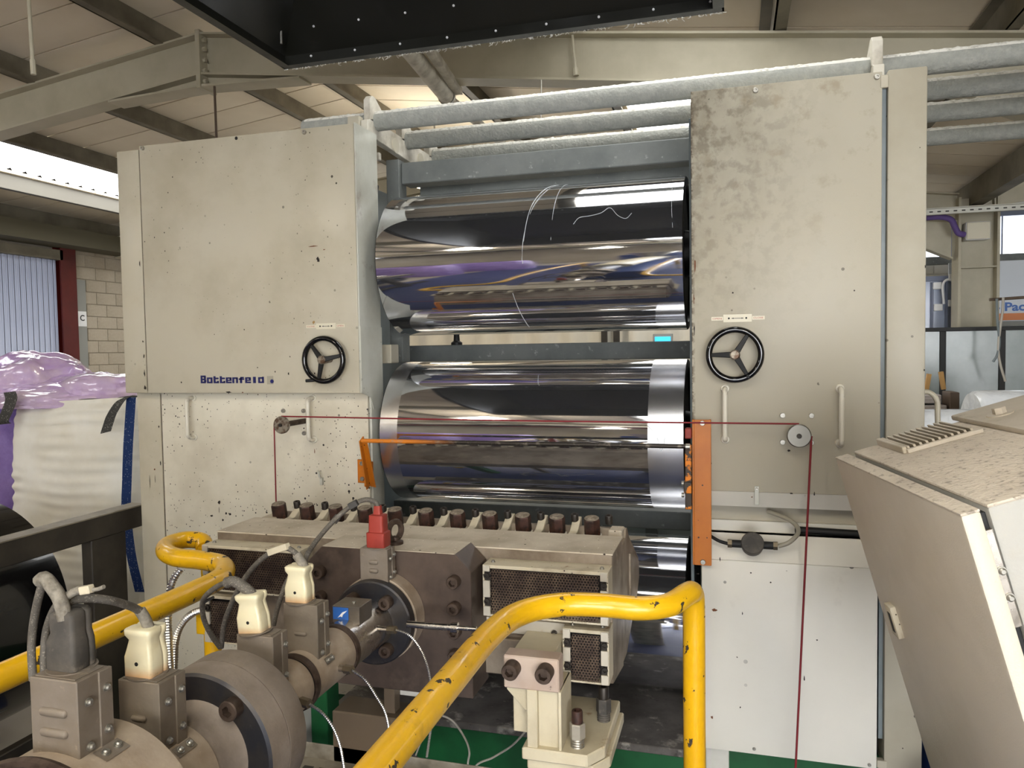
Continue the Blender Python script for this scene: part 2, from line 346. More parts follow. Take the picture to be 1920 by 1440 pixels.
M('console_white', 'a6a49c', .5, layers=[dict(t='n', s=12, d=8, lo=.55, hi=.75, c='9d9484', k=.6)], bump=(300, .2))
M('bracket_cream', 'c9bfa4', .45, layers=[dict(t='n', s=7, d=8, lo=.45, hi=.7, c='ab9f84', k=.7), dict(t='n', s=14, d=7, lo=.64, hi=.72, c='8a6033', k=.8)], bump=(180, .15))
M('bracket_pink', 'c6b4a4', .5, .1, layers=[dict(t='n', s=8, d=7, lo=.4, hi=.7, c='b39a88'), dict(t='n', s=30, d=8, lo=.66, hi=.7, c='3a302a')])
M('green', '12512a', .45, layers=[dict(t='n', s=5, d=7, lo=.45, hi=.7, c='0a3a1c')])
M('deck', '6a6560', .55, .2, layers=[dict(t='n', s=4, d=9, lo=.4, hi=.6, c='47423d'), dict(t='n', s=13, d=9, lo=.56, hi=.66, c='aaa49a', k=.8), dict(t='n', s=40, d=6, lo=.62, hi=.7, c='2a2622', k=.7)], bump=(80, .2))
M('concrete', '9a9387', .6, layers=[dict(t='n', s=.8, d=8, lo=.4, hi=.7, c='837c70')])
M('fill_glow', 'eef1f4', .5, emit=((.95, .97, 1), 7.5))  # glow of the added door behind the camera
M('floor_blue', '2f3a62', .35, layers=[dict(t='n', s=1.2, d=8, lo=.4, hi=.7, c='39406a'), dict(t='n', s=6, d=9, lo=.58, hi=.72, c='6a6a78', k=.5)])
M('roof_panel', 'e2d6c0', .75, layers=[dict(t='n', s=1.5, d=6, lo=.4, hi=.7, c='d0c1a8', k=.6)])
M('roof_dark', '2b2620', .9)
M('purlin', '787160', .6, layers=[dict(t='n', s=3, d=6, lo=.4, hi=.7, c='5a5344')])
M('purlin_white', '726e65', .5)
M('rafter', 'b9b29c', .5, layers=[dict(t='n', s=2, d=7, lo=.4, hi=.75, c='958e78', k=.7)], bump=(60, .06))
M('rafter_under', 'b5b0ad', .5)
M('skylight', 'f4f5f4', .5, emit=((.97, .985, 1), SKYLIGHT), layers=[dict(t='n', s=2, d=6, lo=.4, hi=.7, c='d8d8d6'), dict(t='n', s=22, d=8, lo=.56, hi=.66, c='7d7870', k=.9, mask=(1.3, .45, .6))])
M('block', 'b3a794', .8, layers=[dict(t='n', s=1.7, d=5, lo=.4, hi=.7, c='a09480'), dict(t='n', s=30, d=6, lo=.4, hi=.7, c='bdb3a2', k=.5)], bump=(60, .3))
M('block_white', 'cfcabd', .7, layers=[dict(t='n', s=1.7, d=5, lo=.4, hi=.7, c='c0b9aa')], bump=(60, .2))
M('mortar', '8d8374', .9)
M('wall_paint', 'b1a796', .8, layers=[dict(t='n', s=.6, d=6, lo=.4, hi=.7, c='9d937f')])
M('wall_dark', '55503f', .8)
M('red_col', '58150e', .5, layers=[dict(t='n', s=3, d=6, lo=.4, hi=.7, c='48100b')])
M('grey_paint', '8f8f89', .5)
M('paper', 'e6e6e6', .6)
M('ink', '141414', .6)
M('navy', '1a1d5a', .4)
M('red_ink', 'a8433d', .5)
M('plate_cream', 'd6cfb8', .4)
M('grey_print', 'a09a8a', .5)
M('sheet_clear', 'a9afc4', .25, layers=[dict(t='n', s=5, d=5, lo=.4, hi=.7, c='8c93a8', st=(1, 9, .2))], emit=('9aa3bd', .05))  # faint emission stands in for daylight behind the sheet
M('window_lit', 'e3e8f2', .4, emit=((.86, .92, 1), 1.5))
M('window_bar', '6c7388', .5)
M('bag_white', 'efece2', .75, layers=[dict(t='n', s=3, d=6, lo=.4, hi=.75, c='cbbf9d', k=.5)], bump=(220, .15))
M('strap_grey', '5f5d59', .8, layers=[dict(t='v', s=160, thr=.5, dens=.6, c='a9a69e')])
M('strap_blue', '2c467c', .8, layers=[dict(t='v', s=160, thr=.45, dens=.4, c='9aa6bd')])
M('purple_film', 'b48fd4', .2, trans=.1, layers=[dict(t='n', s=3, d=6, lo=.35, hi=.65, c='ddc6dd')], bump=(9, .5, None, .02), coat=.5)
M('purple_bag', '9d86c6', .5, layers=[dict(t='n', s=7, d=6, lo=.4, hi=.7, c='8168ad')], bump=(18, .6, None, .02))
M('black_film', '08080a', .16, coat=.4, layers=[dict(t='n', s=2, d=4, lo=.4, hi=.7, r=.32, st=(6, .4, 6))])
M('frame_black', '2a251f', .5, layers=[dict(t='n', s=6, d=7, lo=.42, hi=.7, c='3d372e')])
M('frame_edge', '8c8371', .5, layers=[dict(t='n', s=9, d=7, lo=.42, hi=.7, c='6a6153')])
M('film_clear', 'edf0f2', .12, trans=.08, ior=1.3, layers=[dict(t='n', s=7, d=6, lo=.5, hi=.7, c='d5d9de')], bump=(14, .5, None, .02), coat=.4)
M('pallet_wood', 'b48b52', .7)
M('slab_grey', 'a59a92', .5, layers=[dict(t='n', s=5, d=5, lo=.4, hi=.7, c='cfc6c2', st=(.6, .6, 12))])
M('perspex', '8d9795', .2, trans=.2, layers=[dict(t='n', s=1.5, d=5, lo=.4, hi=.7, c='a7b0ae')])
M('perspex_blue', 'b9c3da', .15, trans=.15)
M('sign_white', 'cfd5dc', .4)
M('sign_blue', '2f62ae', .4)
M('sign_orange', 'e08a52', .5)
M('cyan_lit', '3fb8e8', .4, emit=('35a8dc', .7))
M('tray', 'c4c2b7', .45, .3)
M('tray_low', 'a19a8c', .5, .3, layers=[dict(t='n', s=12, d=8, lo=.45, hi=.7, c='7a7265')])
M('purple_cable', '5f4a86', .6)
M('lamp_glow', 'fff1d0', .5, emit=((1, .91, .75), LAMP))
M('lamp_shade', 'fff1d0', .3, emit=((1, .92, .78), LAMP*.23))  # shade glow added to lift the roof underside
M('ext_blue', '23407f', .4, layers=[dict(t='n', s=2, d=6, lo=.4, hi=.7, c='1c3367')])
M('grey_panel', 'c9c6bd', .5, layers=[dict(t='v', s=40, thr=.3, dens=.12, c='2a241d'), dict(t='n', s=5, d=7, lo=.45, hi=.7, c='aaa598', k=.6)])
M('post_brown', '6a5c4c', .5, .3)
M('wood_dark', '5a4a3c', .6)
M('glove_blue', '2a4fa8', .4)

SCREW_ZINC = mesh_of(socket_bm(.0085, .009, .004, .005, 16), 'screw_mesh', 'zinc')
SCREW_DARK = mesh_of(socket_bm(.0078, .007, .0042, .005, 18), 'screw_mesh', 'screw_dark')
PAN = mesh_of(pan_bm(.0045, .006), 'pan_screw_mesh', 'zinc')
CAP20 = mesh_of(socket_bm(.0165, .024, .0095, .012, 30), 'cap_bolt_mesh', 'bolt_brown')

# ================================================================== SETTING
fl = box('floor', 'concrete', None, (-8, -8, -.06), (9, 10.5, 0), 0); props(fl, kind='structure')
box('painted_bay', 'floor_blue', fl, (-2.9, -5.2, 0), (1.6, 2.55, .002), 0)
def roofz(x): return 3.95-.125*abs(x+3.41) if x <= 2.26 else 3.241+.125*(x-2.26)
ceil = thing('ceiling', None, None, (-3.41, 2, 3.95), kind='structure')
SKYX = [(-7.0, -5.96), (-.85, .19)]
SKYY = [(-6.8, -4.0), (-2.8, .1), (2.15, 3.75), (5.3, 8.1), (8.8, 10.3)]
def sloped(x0, x1, y0, y1, th=.03, lift=0, off=0):
    bm = bmesh.new(); vs = []
    for x in (x0, x1):
        z = roofz(x-1e-5 if x == x1 else x+1e-5)+lift
        for y in (y0, y1):
            for t in (0, th): vs.append(bm.verts.new((x, y, z+t)))
    for f in ((0, 2, 3, 1), (4, 5, 7, 6), (0, 1, 5, 4), (2, 6, 7, 3), (0, 4, 6, 2), (1, 3, 7, 5)): bm.faces.new([vs[i] for i in f])
    bmesh.ops.recalc_face_normals(bm, faces=bm.faces[:]); return bm
y = -6.0
while y < 10.4:
    ya, yb = y+.007, min(y+.4, 10.5)-.007
    sky = any(a-.2 < (ya+yb)/2 < b+.2 for a, b in SKYY)
    if sky: spans = [(-8, -6.99), (-5.97, -3.41), (-3.41, -.84), (.18, 2.26)]
    else: spans = [(-8, -3.41), (-3.41, 2.26)]
    if y > 3: spans.append((2.26, 8.9))
    for a, b in spans: fin('roof_panel', sloped(a, b, ya, yb), 'roof_panel', ceil)
    y += .4
for a, b in ((-8, -3.41), (-3.41, 2.26), (2.26, 9)):
    fin('roof_backing', sloped(a, b, -8, 10.5, .03, .16), 'roof_dark', ceil)  # dark sheet added above the panels to seal out light
for sx0, sx1 in SKYX:
    for sy0, sy1 in SKYY:
        if sy0 < -5 and sx0 > -2: continue
        n = int((sy1-sy0)/.175)*4; prof = [(0, 0), (.3, .0), (.5, .045), (.8, .045)]
        pts = []
        k = 0
        while True:
            yy = sy0+.175*(k//4)+.175*prof[k % 4][0]
            if yy > sy1: break
            pts.append((yy, prof[k % 4][1])); k += 1
        bm = bmesh.new(); A = []; B = []
        for yy, dz in pts:
            A.append(bm.verts.new((sx0, yy, roofz(sx0)+dz+.02))); B.append(bm.verts.new((sx1, yy, roofz(sx1)+dz+.02)))
        for i in range(len(A)-1): bm.faces.new((A[i], A[i+1], B[i+1], B[i]))
        fin('skylight_sheet', bm, 'skylight', ceil)
PURX = [-8+.08, -7.03, -5.94, -4.85, -3.75, -3.07, -1.97, -.88, .21, 1.3]
for px_ in PURX:
    z1 = roofz(px_); w = .035
    bm = box_bm((px_-.006, -6, z1-.163), (px_+.006, 10.45, z1-.004)); s = 1 if px_ > -3.41 else -1
    box_bm((px_-.004, -6, z1-.163), (px_+.065, 10.45, z1-.153), bm=bm)
    box_bm((px_-.065, -6, z1-.016), (px_+.004, 10.45, z1-.006), bm=bm)
    fin('purlin', bm, 'purlin_white' if abs(px_+7.03) < .01 else 'purlin', ceil)
def rafter(yf, full=True):
    r0 = lambda x: 3.786-.125*abs(x+3.41)
    bm = bmesh.new()
    for s, xe in ((-1, -7.9), (1, 2.1)):
        xa, xb = sorted((-3.41+s*.008, xe))
        d = .262
        prism_bm([(xa, r0(xa)-.012), (xb, r0(xb)-.012), (xb, r0(xb)-d), (xa, r0(xa)-d)], yf-.005, yf+.005, 'y', bm=bm)
        prism_bm([(xa, r0(xa)), (xb, r0(xb)), (xb, r0(xb)-.013), (xa, r0(xa)-.013)], yf-.075, yf+.075, 'y', bm=bm)
        prism_bm([(xa, r0(xa)-d), (xb, r0(xb)-d), (xb, r0(xb)-d-.013), (xa, r0(xa)-d-.013)], yf-.075, yf+.075, 'y', bm=bm)
    ra = fin('rafter', bm, 'rafter', ceil)
    for s in (-1, 1):
        xo = -3.41+s*.75; zo = r0(xo)-.275; zi = 3.445
        hb = prism_bm([(-3.41+s*.008, 3.52), (xo, zo), (xo, zo-.004), (-3.41+s*.008, zi)], yf-.005, yf+.005, 'y')
        prism_bm([(-3.41+s*.008, zi), (xo, zo), (xo, zo-.013), (-3.41+s*.008, zi-.013)], yf-.075, yf+.075, 'y', bm=hb)
        fin('apex_haunch', hb, 'rafter', ra)
        fin('end_plate', box_bm((-3.41+s*.0, yf-.085, 3.42), (-3.41+s*.016, yf+.085, 3.80)), 'rafter', ra)
    hx = mesh_of(hex_bm(.016, .02), 'rafter_bolt_mesh', 'rafter')
    for z in (3.47, 3.54, 3.61, 3.68, 3.74):
        for dy in (-.045, .045):
            for s in (-1, 1): inst('bolt', hx, ra, (-3.41+s*.016, yf+dy, z), (s, 0, 0))
    # knee haunch at the right valley column and the left eave
    for s, xe in ((1, 2.05), (-1, -7.75)):
        hb = prism_bm([(xe-s*1.0, r0(xe-s*1.0)-.27), (xe, r0(xe)-.27), (xe, r0(xe)-.62)], yf-.005, yf+.005, 'y')
        prism_bm([(xe-s*1.0, r0(xe-s*1.0)-.27), (xe, r0(xe)-.62), (xe, r0(xe)-.635), (xe-s*1.0, r0(xe-s*1.0)-.285)], yf-.07, yf+.07, 'y', bm=hb)
        fin('knee_haunch', hb, 'rafter', ra)
for yf in (-3.5, .5, 4.5, 8.5): rafter(yf)
bm = box_bm((2.2, -6, 2.98), (2.32, 10.4, 3.2)); fin('valley_beam', bm, 'purlin', ceil)
bm = box_bm((-7.95, -6, 2.98), (-7.6, 10.4, 3.18)); fin('eaves_beam', bm, 'wall_dark', ceil)
# second span rafter seen beyond the valley column
r2 = prism_bm([(2.4, 3.22), (8.8, 4.02), (8.8, 3.75), (2.4, 2.95)], 8.42, 8.58, 'y'); fin('rafter', r2, 'rafter', ceil)
for px_ in (3.4, 4.5, 5.6):
    fin('purlin', box_bm((px_-.03, 3, roofz(px_)-.16), (px_+.03, 10.4, roofz(px_))), 'purlin', ceil)
# walls
wl = box('wall_left', 'wall_paint', None, (-8.2, -8, 0), (-8.03, 10.5, 3.4), 0); props(wl, kind='structure')
random.seed(3)
def block_wall(parent, along, fixed, a0, a1, z0, z1, bl, bh, mat, face):
    row = 0; z = z0
    me = {}
    while z < z1-.02:
        a = a0-(bl/2 if row % 2 else 0)
        while a < a1:
            s, e = max(a, a0)+.004, min(a+bl, a1)-.004
            if e-s > .03:
                j = random.uniform(0, .006)
                lo, hi = ((fixed, s, z+.004), (fixed+face*(.010+j*.5), e, z+bh-.004)) if along == 'y' else ((s, fixed, z+.004), (e, fixed+face*(.010+j*.5), z+bh-.004))
                l2 = [min(p, q) for p, q in zip(lo, hi)]; h2 = [max(p, q) for p, q in zip(lo, hi)]
                fin('block', box_bm(l2, h2, .004), mat, parent)
            a += bl
        z += bh; row += 1
block_wall(wl, 'y', -8.03, 7.72, 10.2, .9, 3.0, .33, .158, 'block', 1)
wb = box('wall_back', 'block_white', None, (-8, 10.53, 0), (9, 10.7, 4.6), 0); props(wb, kind='structure')
block_wall(wb, 'x', 10.53, 2.2, 4.2, 1.6, 2.62, .3, .128, 'block_white', -1)
wr = box('wall_right', 'wall_paint', None, (9, -8, 0), (9.2, 10.5, 4.6), 0); props(wr, kind='structure')
d2 = thing('fill_door', None, None, (3.0, -7.95, 0), kind='structure')  # unseen glowing door added behind the camera to light the front faces
for k in range(8): box('fill_slat', 'fill_glow', d2, (-.5, -7.97, .02+k*.42), (6.5, -7.95, .43+k*.42), 0)
for x_ in (-.6, 6.5): box('fill_jamb', 'grey_paint', d2, (x_, -8, 0), (x_+.1, -7.9, 3.5), 0)
wf = box('wall_front', 'wall_paint', None, (-8, -8.2, 0), (9, -8, 4.6), 0); props(wf, kind='structure')
w1 = thing('window_1', None, None, (4, 10.48, 2.66), kind='structure')
x = 2.0
while x < 6.6:
    box('pane', 'window_lit', w1, (x, 10.47, 2.7), (x+.52, 10.485, 3.8), 0); box('mullion', 'window_bar', w1, (x+.52, 10.45, 2.66), (x+.535, 10.5, 3.8), 0); x += .535
box('sill', 'steel_bg', w1, (2.0, 10.38, 2.60), (6.6, 10.5, 2.69), 0)
box('transom', 'window_bar', w1, (2.0, 10.42, 3.14), (6.6, 10.47, 3.24), 0)
w2 = thing('fill_window', None, None, (-2.6, 10.46, 1.2), kind='structure')  # lit panes added to brighten the strip seen between the rolls
x = -4.7
while x < -.6:
    box('pane', 'window_lit', w2, (x, 10.47, 1.25), (x+.66, 10.485, 2.3), 0); box('mullion', 'window_bar', w2, (x+.66, 10.44, 1.25), (x+.70, 10.49, 2.3), 0); x += .70
box('sill', 'window_bar', w2, (-4.75, 10.40, 1.2), (-.5, 10.5, 1.26), 0)
# door sheet of ribbed clear plastic in the left wall with its red post
d1 = thing('door_1', None, None, (-7.95, 6.6, 0), kind='structure')
yy = 5.2; k = 0
while yy < 7.55:
    box('sheet_rib', 'sheet_clear', d1, (-7.99+(k % 2)*.010, yy, .3), (-7.98+(k % 2)*.010, yy+.0365, 2.83), .003); yy += .038; k += 1
box('track', 'purlin', d1, (-8.0, 4.8, 2.83), (-7.9, 7.6, 2.95), 0)
rc = thing('steel_column', 'dark red steel column beside the ribbed clear plastic sheet', 'column', (-7.96, 7.675, 0))
box('flange', 'red_col', rc, (-8.02, 7.56, 0), (-8.00, 7.79, 3.0), 0); box('flange', 'red_col', rc, (-7.92, 7.56, 0), (-7.90, 7.79, 3.0), 0); box('web', 'red_col', rc, (-8.0, 7.665, 0), (-7.92, 7.685, 3.0), 0)
gs = box('cover_strip', 'grey_paint', None, (-7.99, 7.83, 0), (-7.96, 7.985, 2.62), .002); props(gs, 'tall grey strip on the block wall carrying the letter sign', 'strip')
sg = thing('letter_sign', 'white paper sign with the black letter C on grey strip', 'sign', (-7.95, 7.9, 2.03))
box('sheet', 'paper', sg, (-7.958, 7.835, 2.03), (-7.953, 7.975, 2.22), 0)
text('letter', 'C', 'ink', sg, .07, .075, (-7.951, 7.87, 2.10), rot=(PI/2, 0, PI/2), bold=.02)

# ================================================================== MACHINE: cabinets
def d_handle(parent, x, z0, z1, ywall, off=.045, r=.0085, mat='handle_white'):
    yo = ywall-off
    h = tube('handle', mat, parent, [(x, ywall+.002, z1), (x, ywall-.02, z1+.001), (x, yo+.008, z1-.004), (x, yo, z1-.02), (x, yo, (z0+z1)/2), (x, yo, z0+.02), (x, yo+.008, z0+.004), (x, ywall-.02, z0-.001), (x, ywall+.002, z0)], r, 12, 5)
    for z in (z0, z1): lathe('handle_collar', mat, h, (x, ywall-.006, z), (0, 1, 0), [(0, 0), (0, r*1.5), (.006, r*1.8)], 16)
    return h
def handwheel(parent, c, angs, knob):
    hw = lathe('handwheel', 'hub_grey', parent, (c[0], c[1]-.022, c[2]), (0, 1, 0), [(0, 0), (0, .013), (.003, .0165), (.012, .0175), (.02, .015), (.09, .009), (.1, .009)], 24)
    pts = [(c[0]+.083*math.cos(a), c[1], c[2]+.083*math.sin(a)) for a in [2*PI*i/56 for i in range(56)]]
    bm = bmesh.new(); n = 56; rings = []
    for i in range(n):
        a = 2*PI*i/n; e = Vector((math.cos(a), 0, math.sin(a)))
        rings.append([bm.verts.new(Vector(c)+e*(.083+.0105*math.cos(2*PI*k/14))+Vector((0, .0115*math.sin(2*PI*k/14), 0))) for k in range(14)])
    for i in range(n):
        for k in range(14): bm.faces.new((rings[i][k], rings[i][(k+1) % 14], rings[(i+1) % n][(k+1) % 14], rings[(i+1) % n][k]))
    bmesh.ops.recalc_face_normals(bm, faces=bm.faces[:])
    fin('rim', bm, 'black_gloss', hw, smooth=True)
    for a in angs:
        e = Vector((math.cos(R(a)), 0, math.sin(R(a)))); t = Vector((-e.z, 0, e.x)); C = Vector(c)
        b = bmesh.new(); v = []
        for rr, w, dy in ((.012, .010, -.012), (.078, .006, 0)):
            for sw, sd in ((-1, -1), (1, -1), (1, 1), (-1, 1)): v.append(b.verts.new(C+e*rr+t*w*sw+Vector((0, dy+.006*sd, 0))))
        for f in ((0, 1, 2, 3), (7, 6, 5, 4), (0, 4, 5, 1), (1, 5, 6, 2), (2, 6, 7, 3), (3, 7, 4, 0)): b.faces.new([v[i] for i in f])
        bmesh.ops.recalc_face_normals(b, faces=b.faces[:]); bmesh.ops.bevel(b, geom=b.edges[:], offset=.002, segments=1, affect='EDGES')
        fin('spoke', b, 'black_matte', hw)
    if knob:
        e = Vector((math.cos(R(knob[0])), 0, math.sin(R(knob[0])))); p = Vector(c)+e*.083
        cyl('crank_grip', 'black_matte', hw, p, p+Vector(knob[1]), .0062, 12, .001)
    return hw

ml = thing('machine_cabinet', 'cream steel cabinet with dark blue lettering on its upper door', 'cabinet', (-1.95, 2.9, .25))
box('upper_body', 'cream', ml, (-2.50, 2.717, 1.50), (-1.400, 2.886, 2.515), .003)
ud = box('upper_door', 'cream', ml, (-2.388, 2.70, 1.49), (-1.396, 2.716, 2.525), .004, 2)
box('corner_strip', 'cream', ml, (-2.506, 2.703, 1.49), (-2.394, 2.89, 2.512), .005, 2)
box('side_panel', 'side_paint', ml, (-1.3955, 2.7005, 1.4905), (-1.389, 2.887, 2.528), .0015)
box('hinge_gap', 'edge_dark', ml, (-2.3945, 2.706, 1.5), (-2.3875, 2.714, 2.51), 0)
lp = box('lower_panel', 'cream_splash', ml, (-2.382, 2.77, .25), (-1.398, 2.786, 1.489), .004, 2)
box('lower_body', 'side_paint', ml, (-2.50, 2.787, .25), (-1.390, 2.891, 1.4885), .006, 2)
box('lower_strip', 'cream', ml, (-2.51, 2.772, .25), (-2.390, 2.89, 1.4885), .004, 2)
box('hinge_gap', 'edge_dark', ml, (-2.3895, 2.776, .26), (-2.3825, 2.784, 1.48), 0)
# curved lower flare of the side plate under the upper housing
prism('side_flare', 'side_paint', ml, [(2.70, 1.75), (2.887, 1.75), (2.887, 1.42), (2.80, 1.42), (2.775, 1.47), (2.70, 1.492)], -1.3885, -1.386, 'x')
for x_, z_ in ((-2.367, 2.513), (-1.606, 2.509)): inst('screw', SCREW_ZINC, ml, (x_, 2.70, z_), (0, -1, 0))
cyl('screw_hole', 'black_matte', ml, (-1.915, 2.6995, 2.514), (-1.915, 2.705, 2.514), .007, 12)
GL = {'B': [(0, 0, .3, 1), (.25, 0, .9, .22), (.25, .40, .85, .60), (.25, .78, .9, 1), (.62, .12, 1, .48), (.62, .52, .95, .9)],
      'a': [(0, .0, .3, .75), (.25, .0, .8, .2), (.25, .55, .8, .75), (.68, 0, 1, .75)],
      't': [(.05, .0, .4, .9), (.35, .0, 1, .2), (.35, .52, .95, .72), (.72, .1, 1, .3)],
      'e': [(0, .0, .3, .75), (.25, .0, 1, .2), (.25, .57, .95, .75), (.68, .30, 1, .72), (.25, .30, .8, .45)],
      'n': [(0, .0, .32, .75), (.25, .54, .95, .75), (.68, 0, 1, .7)],
      'f': [(.22, .0, .58, .7), (.0, .42, .95, .60), (.3, .62, .9, .8)],
      'l': [(.25, .0, .72, .8)], 'd': [(0, .0, .3, .75), (.25, .0, .8, .2), (.25, .55, .8, .75), (.68, 0, 1, .8)]}
for i_, ch_ in enumerate('Battenfeld'):
    bm = bmesh.new(); cw = .0304; x0_ = -2.12+cw*i_
    for a0, b0, a1, b1 in GL[ch_]: box_bm((x0_+a0*cw*.86, 2.6980, 1.531+b0*.032), (x0_+a1*cw*.86, 2.6998, 1.531+b1*.032), 0, bm=bm)
    fin('letter', bm, 'navy', ud)
box('logo_square', 'grey_print', ml, (-1.806, 2.6992, 1.526), (-1.777, 2.6999, 1.559), 0)
cyl('logo_dot', 'navy', ml, (-1.783, 2.6978, 1.538), (-1.783, 2.699, 1.538), .008, 20)
def label_plate(parent, xa, xb, xc, xd, z0, z1, l, r_):
    pl = box('label_plate', 'plate_cream', parent, (xb, 2.6975, z0), (xc, 2.6998, z1), .0005)
    zm = (z0+z1)/2
    box('arrow', 'ink', pl, (xb+.026, 2.6968, zm-.0008), (xc-.026, 2.6974, zm+.0008), 0)
    for xx, s in ((xb+.026, 1), (xc-.026, -1)):
        prism('arrow_head', 'ink', pl, [(xx, zm), (xx+s*.007, zm+.0022), (xx+s*.007, zm-.0022)], 2.6968, 2.6974, 'y')
    for xx in (xb+.018, xc-.018): cyl('rivet_dot', 'ink', pl, (xx, 2.6962, zm), (xx, 2.6975, zm), .0032, 12)
    for a, b, t in ((xa, xb-.001, l), (xc+.001, xd, r_)):
        tp = box('tape_label', 'paper' if False else 'plate_cream', parent, (a, 2.6988, zm-.006), (b, 2.6998, zm+.006), 0)
        text('lettering', t, 'red_ink', tp, (b-a)*.78, .0055, (a+(b-a)*.1, 2.6984, zm-.0027))
label_plate(ml, -1.622, -1.577, -1.491, -1.454, 1.742, 1.765, 'CLOSE', 'OPEN')
handwheel(ml, (-1.519, 2.648, 1.622), (132, 12, 253), (250, (-.045, -.012, -.002)))
d_handle(ml, -2.215, 1.298, 1.466, 2.77); d_handle(ml, -1.64, 1.298, 1.466, 2.77)
for p in ((532, 770), (570, 770), (571, 812)):
    q = at(*p, Y=2.77); inst('screw', SCREW_ZINC, ml, (q.x, 2.77, q.z), (0, -1, 0))
q = at(603, 893, Y=2.765); ck = box('clip', 'side_paint', ml, (q.x-.006, 2.758, q.z-.035), (q.x+.006, 2.77, q.z-.005), .001)
tube('clip_hook', 'side_paint', ck, [(q.x, 2.765, q.z-.01), (q.x, 2.748, q.z+.002), (q.x-.004, 2.75, q.z+.018), (q.x-.014, 2.762, q.z+.022)], .004, 8, 4)

mr_ = thing('machine_cabinet', 'cream steel cabinet with four-screw cord pulley and sloping sill, plain upper door', 'cabinet', (.2, 2.9, .25))
box('upper_body', 'cream', mr_, (-.130, 2.722, 1.12), (.452, 3.2, 2.50), .003)
box('upper_door', 'cream_dirty', mr_, (-.138, 2.70, 1.157), (.453, 2.721, 2.51), .003, 2)
prism('door_return', 'cream_low', mr_, [(2.7005, 1.157), (2.735, 1.10), (2.76, 1.10), (2.76, 1.157)], -.130, .450, 'x')
box('recess_panel', 'cream_dirty', mr_, (-.125, 2.80, .98), (.45, 2.815, 1.14), 0)
box('recess_floor', 'cream_low', mr_, (-.125, 2.749, .985), (.45, 2.80, 1.003), .001)
box('recess_step', 'cream_low', mr_, (-.125, 2.785, 1.003), (.45, 2.80, 1.04), .001)
prism('sloping_sill', 'cream_low', mr_, [(2.70, .92), (2.748, 1.003), (2.78, 1.003), (2.78, .92)], -.109, .448, 'x', .0015)
box('lower_panel', 'cream_low', mr_, (-.109, 2.70, .252), (.448, 2.716, .9195), .003, 2)
box('lower_body', 'edge_dark', mr_, (-.10, 2.718, .26), (.44, 3.2, .915), 0)
box('gap_profile', 'steel_blue', mr_, (.4545, 2.716, .35), (.4675, 2.75, 2.47), 0)
box('corner_post', 'cream_post', mr_, (.469, 2.70, .25), (.582, 3.2, 2.513), .005, 2)
box('hinge_tab', 'cream', mr_, (.447, 2.698, 2.458), (.470, 2.712, 2.498), .002)
box('hinge_foot', 'cream_dirty', mr_, (.448, 2.695, .26), (.478, 2.72, .285), .002)
tube('recess_pipe', 'black_matte', mr_, [(.20, 2.77, 1.02), (.46, 2.77, 1.015)], .012, 12)
for x_, z_ in ((.071, 2.49), (.437, 2.493)): inst('screw', SCREW_ZINC, mr_, (x_, 2.70, z_), (0, -1, 0))
for p in ((1414, 1404), (1630, 1434)):
    q = at(*p, Y=2.70); inst('screw', PAN, mr_, (q.x, 2.70, q.z), (0, -1, 0))
label_plate(mr_, -.073, -.034, .058, .099, 1.731, 1.757, 'OPEN', 'CLOSE')
handwheel(mr_, (.003, 2.648, 1.622), (180, 58, -60), (-60, (0, -.012, 0)))
d_handle(mr_, -.029, 1.335, 1.507, 2.70); d_handle(mr_, .332, 1.328, 1.507, 2.70)
ck = box('clip', 'side_paint', mr_, (.066, 2.693, 1.115), (.080, 2.699, 1.179), .001); inst('screw', PAN, ck, (.073, 2.693, 1.17), (0, -1, 0))
for x_ in (.155, .245):
    for z_ in (1.329, 1.418): inst('screw', SCREW_ZINC, mr_, (x_, 2.70, z_), (0, -1, 0))

# chipped paint and drips
M('chip_dark', '231c16', .7); M('chip_rust', '6b4128', .8); M('stain_tan', '9a7b4c', .7)
def chip(parent, px, py, yw, w, h, mat='chip_dark', seed=0):
    c = at(px, py, Y=yw); rnd = random.Random(seed or int(px*7+py)); n = 11; bm = bmesh.new()
    V = [bm.verts.new((c.x+w/2*math.cos(2*PI*i/n)*rnd.uniform(.45, 1.15), yw-.0005, c.z+h/2*math.sin(2*PI*i/n)*rnd.uniform(.45, 1.15))) for i in range(n)]
    bm.faces.new(V[::-1]); fin('paint_chip', bm, mat, parent)
for px, py, w, h, m_ in ((597, 487, .018, .022, 'chip_dark'), (586, 462, .05, .006, 'chip_rust'), (608, 468, .012, .005, 'chip_rust'), (588, 604, .012, .016, 'stain_tan'), (483, 689, .006, .006, 'chip_dark'), (516, 697, .006, .008, 'chip_dark'), (541, 701, .007, .012, 'chip_dark'), (340, 717, .008, .007, 'chip_dark'), (429, 735, .03, .008, 'chip_dark'), (455, 736, .012, .006, 'chip_rust'), (458, 618, .007, .006, 'chip_dark'), (402, 627, .005, .005, 'chip_dark'), (544, 669, .006, .006, 'chip_dark'), (590, 700, .008, .01, 'chip_dark'), (262, 495, .005, .03, 'chip_dark'), (268, 640, .006, .012, 'chip_dark'), (270, 668, .007, .02, 'chip_dark'), (271, 700, .007, .03, 'chip_dark'), (272, 727, .012, .02, 'chip_dark')):
    chip(ml, px, py, 2.6995, w, h, m_)
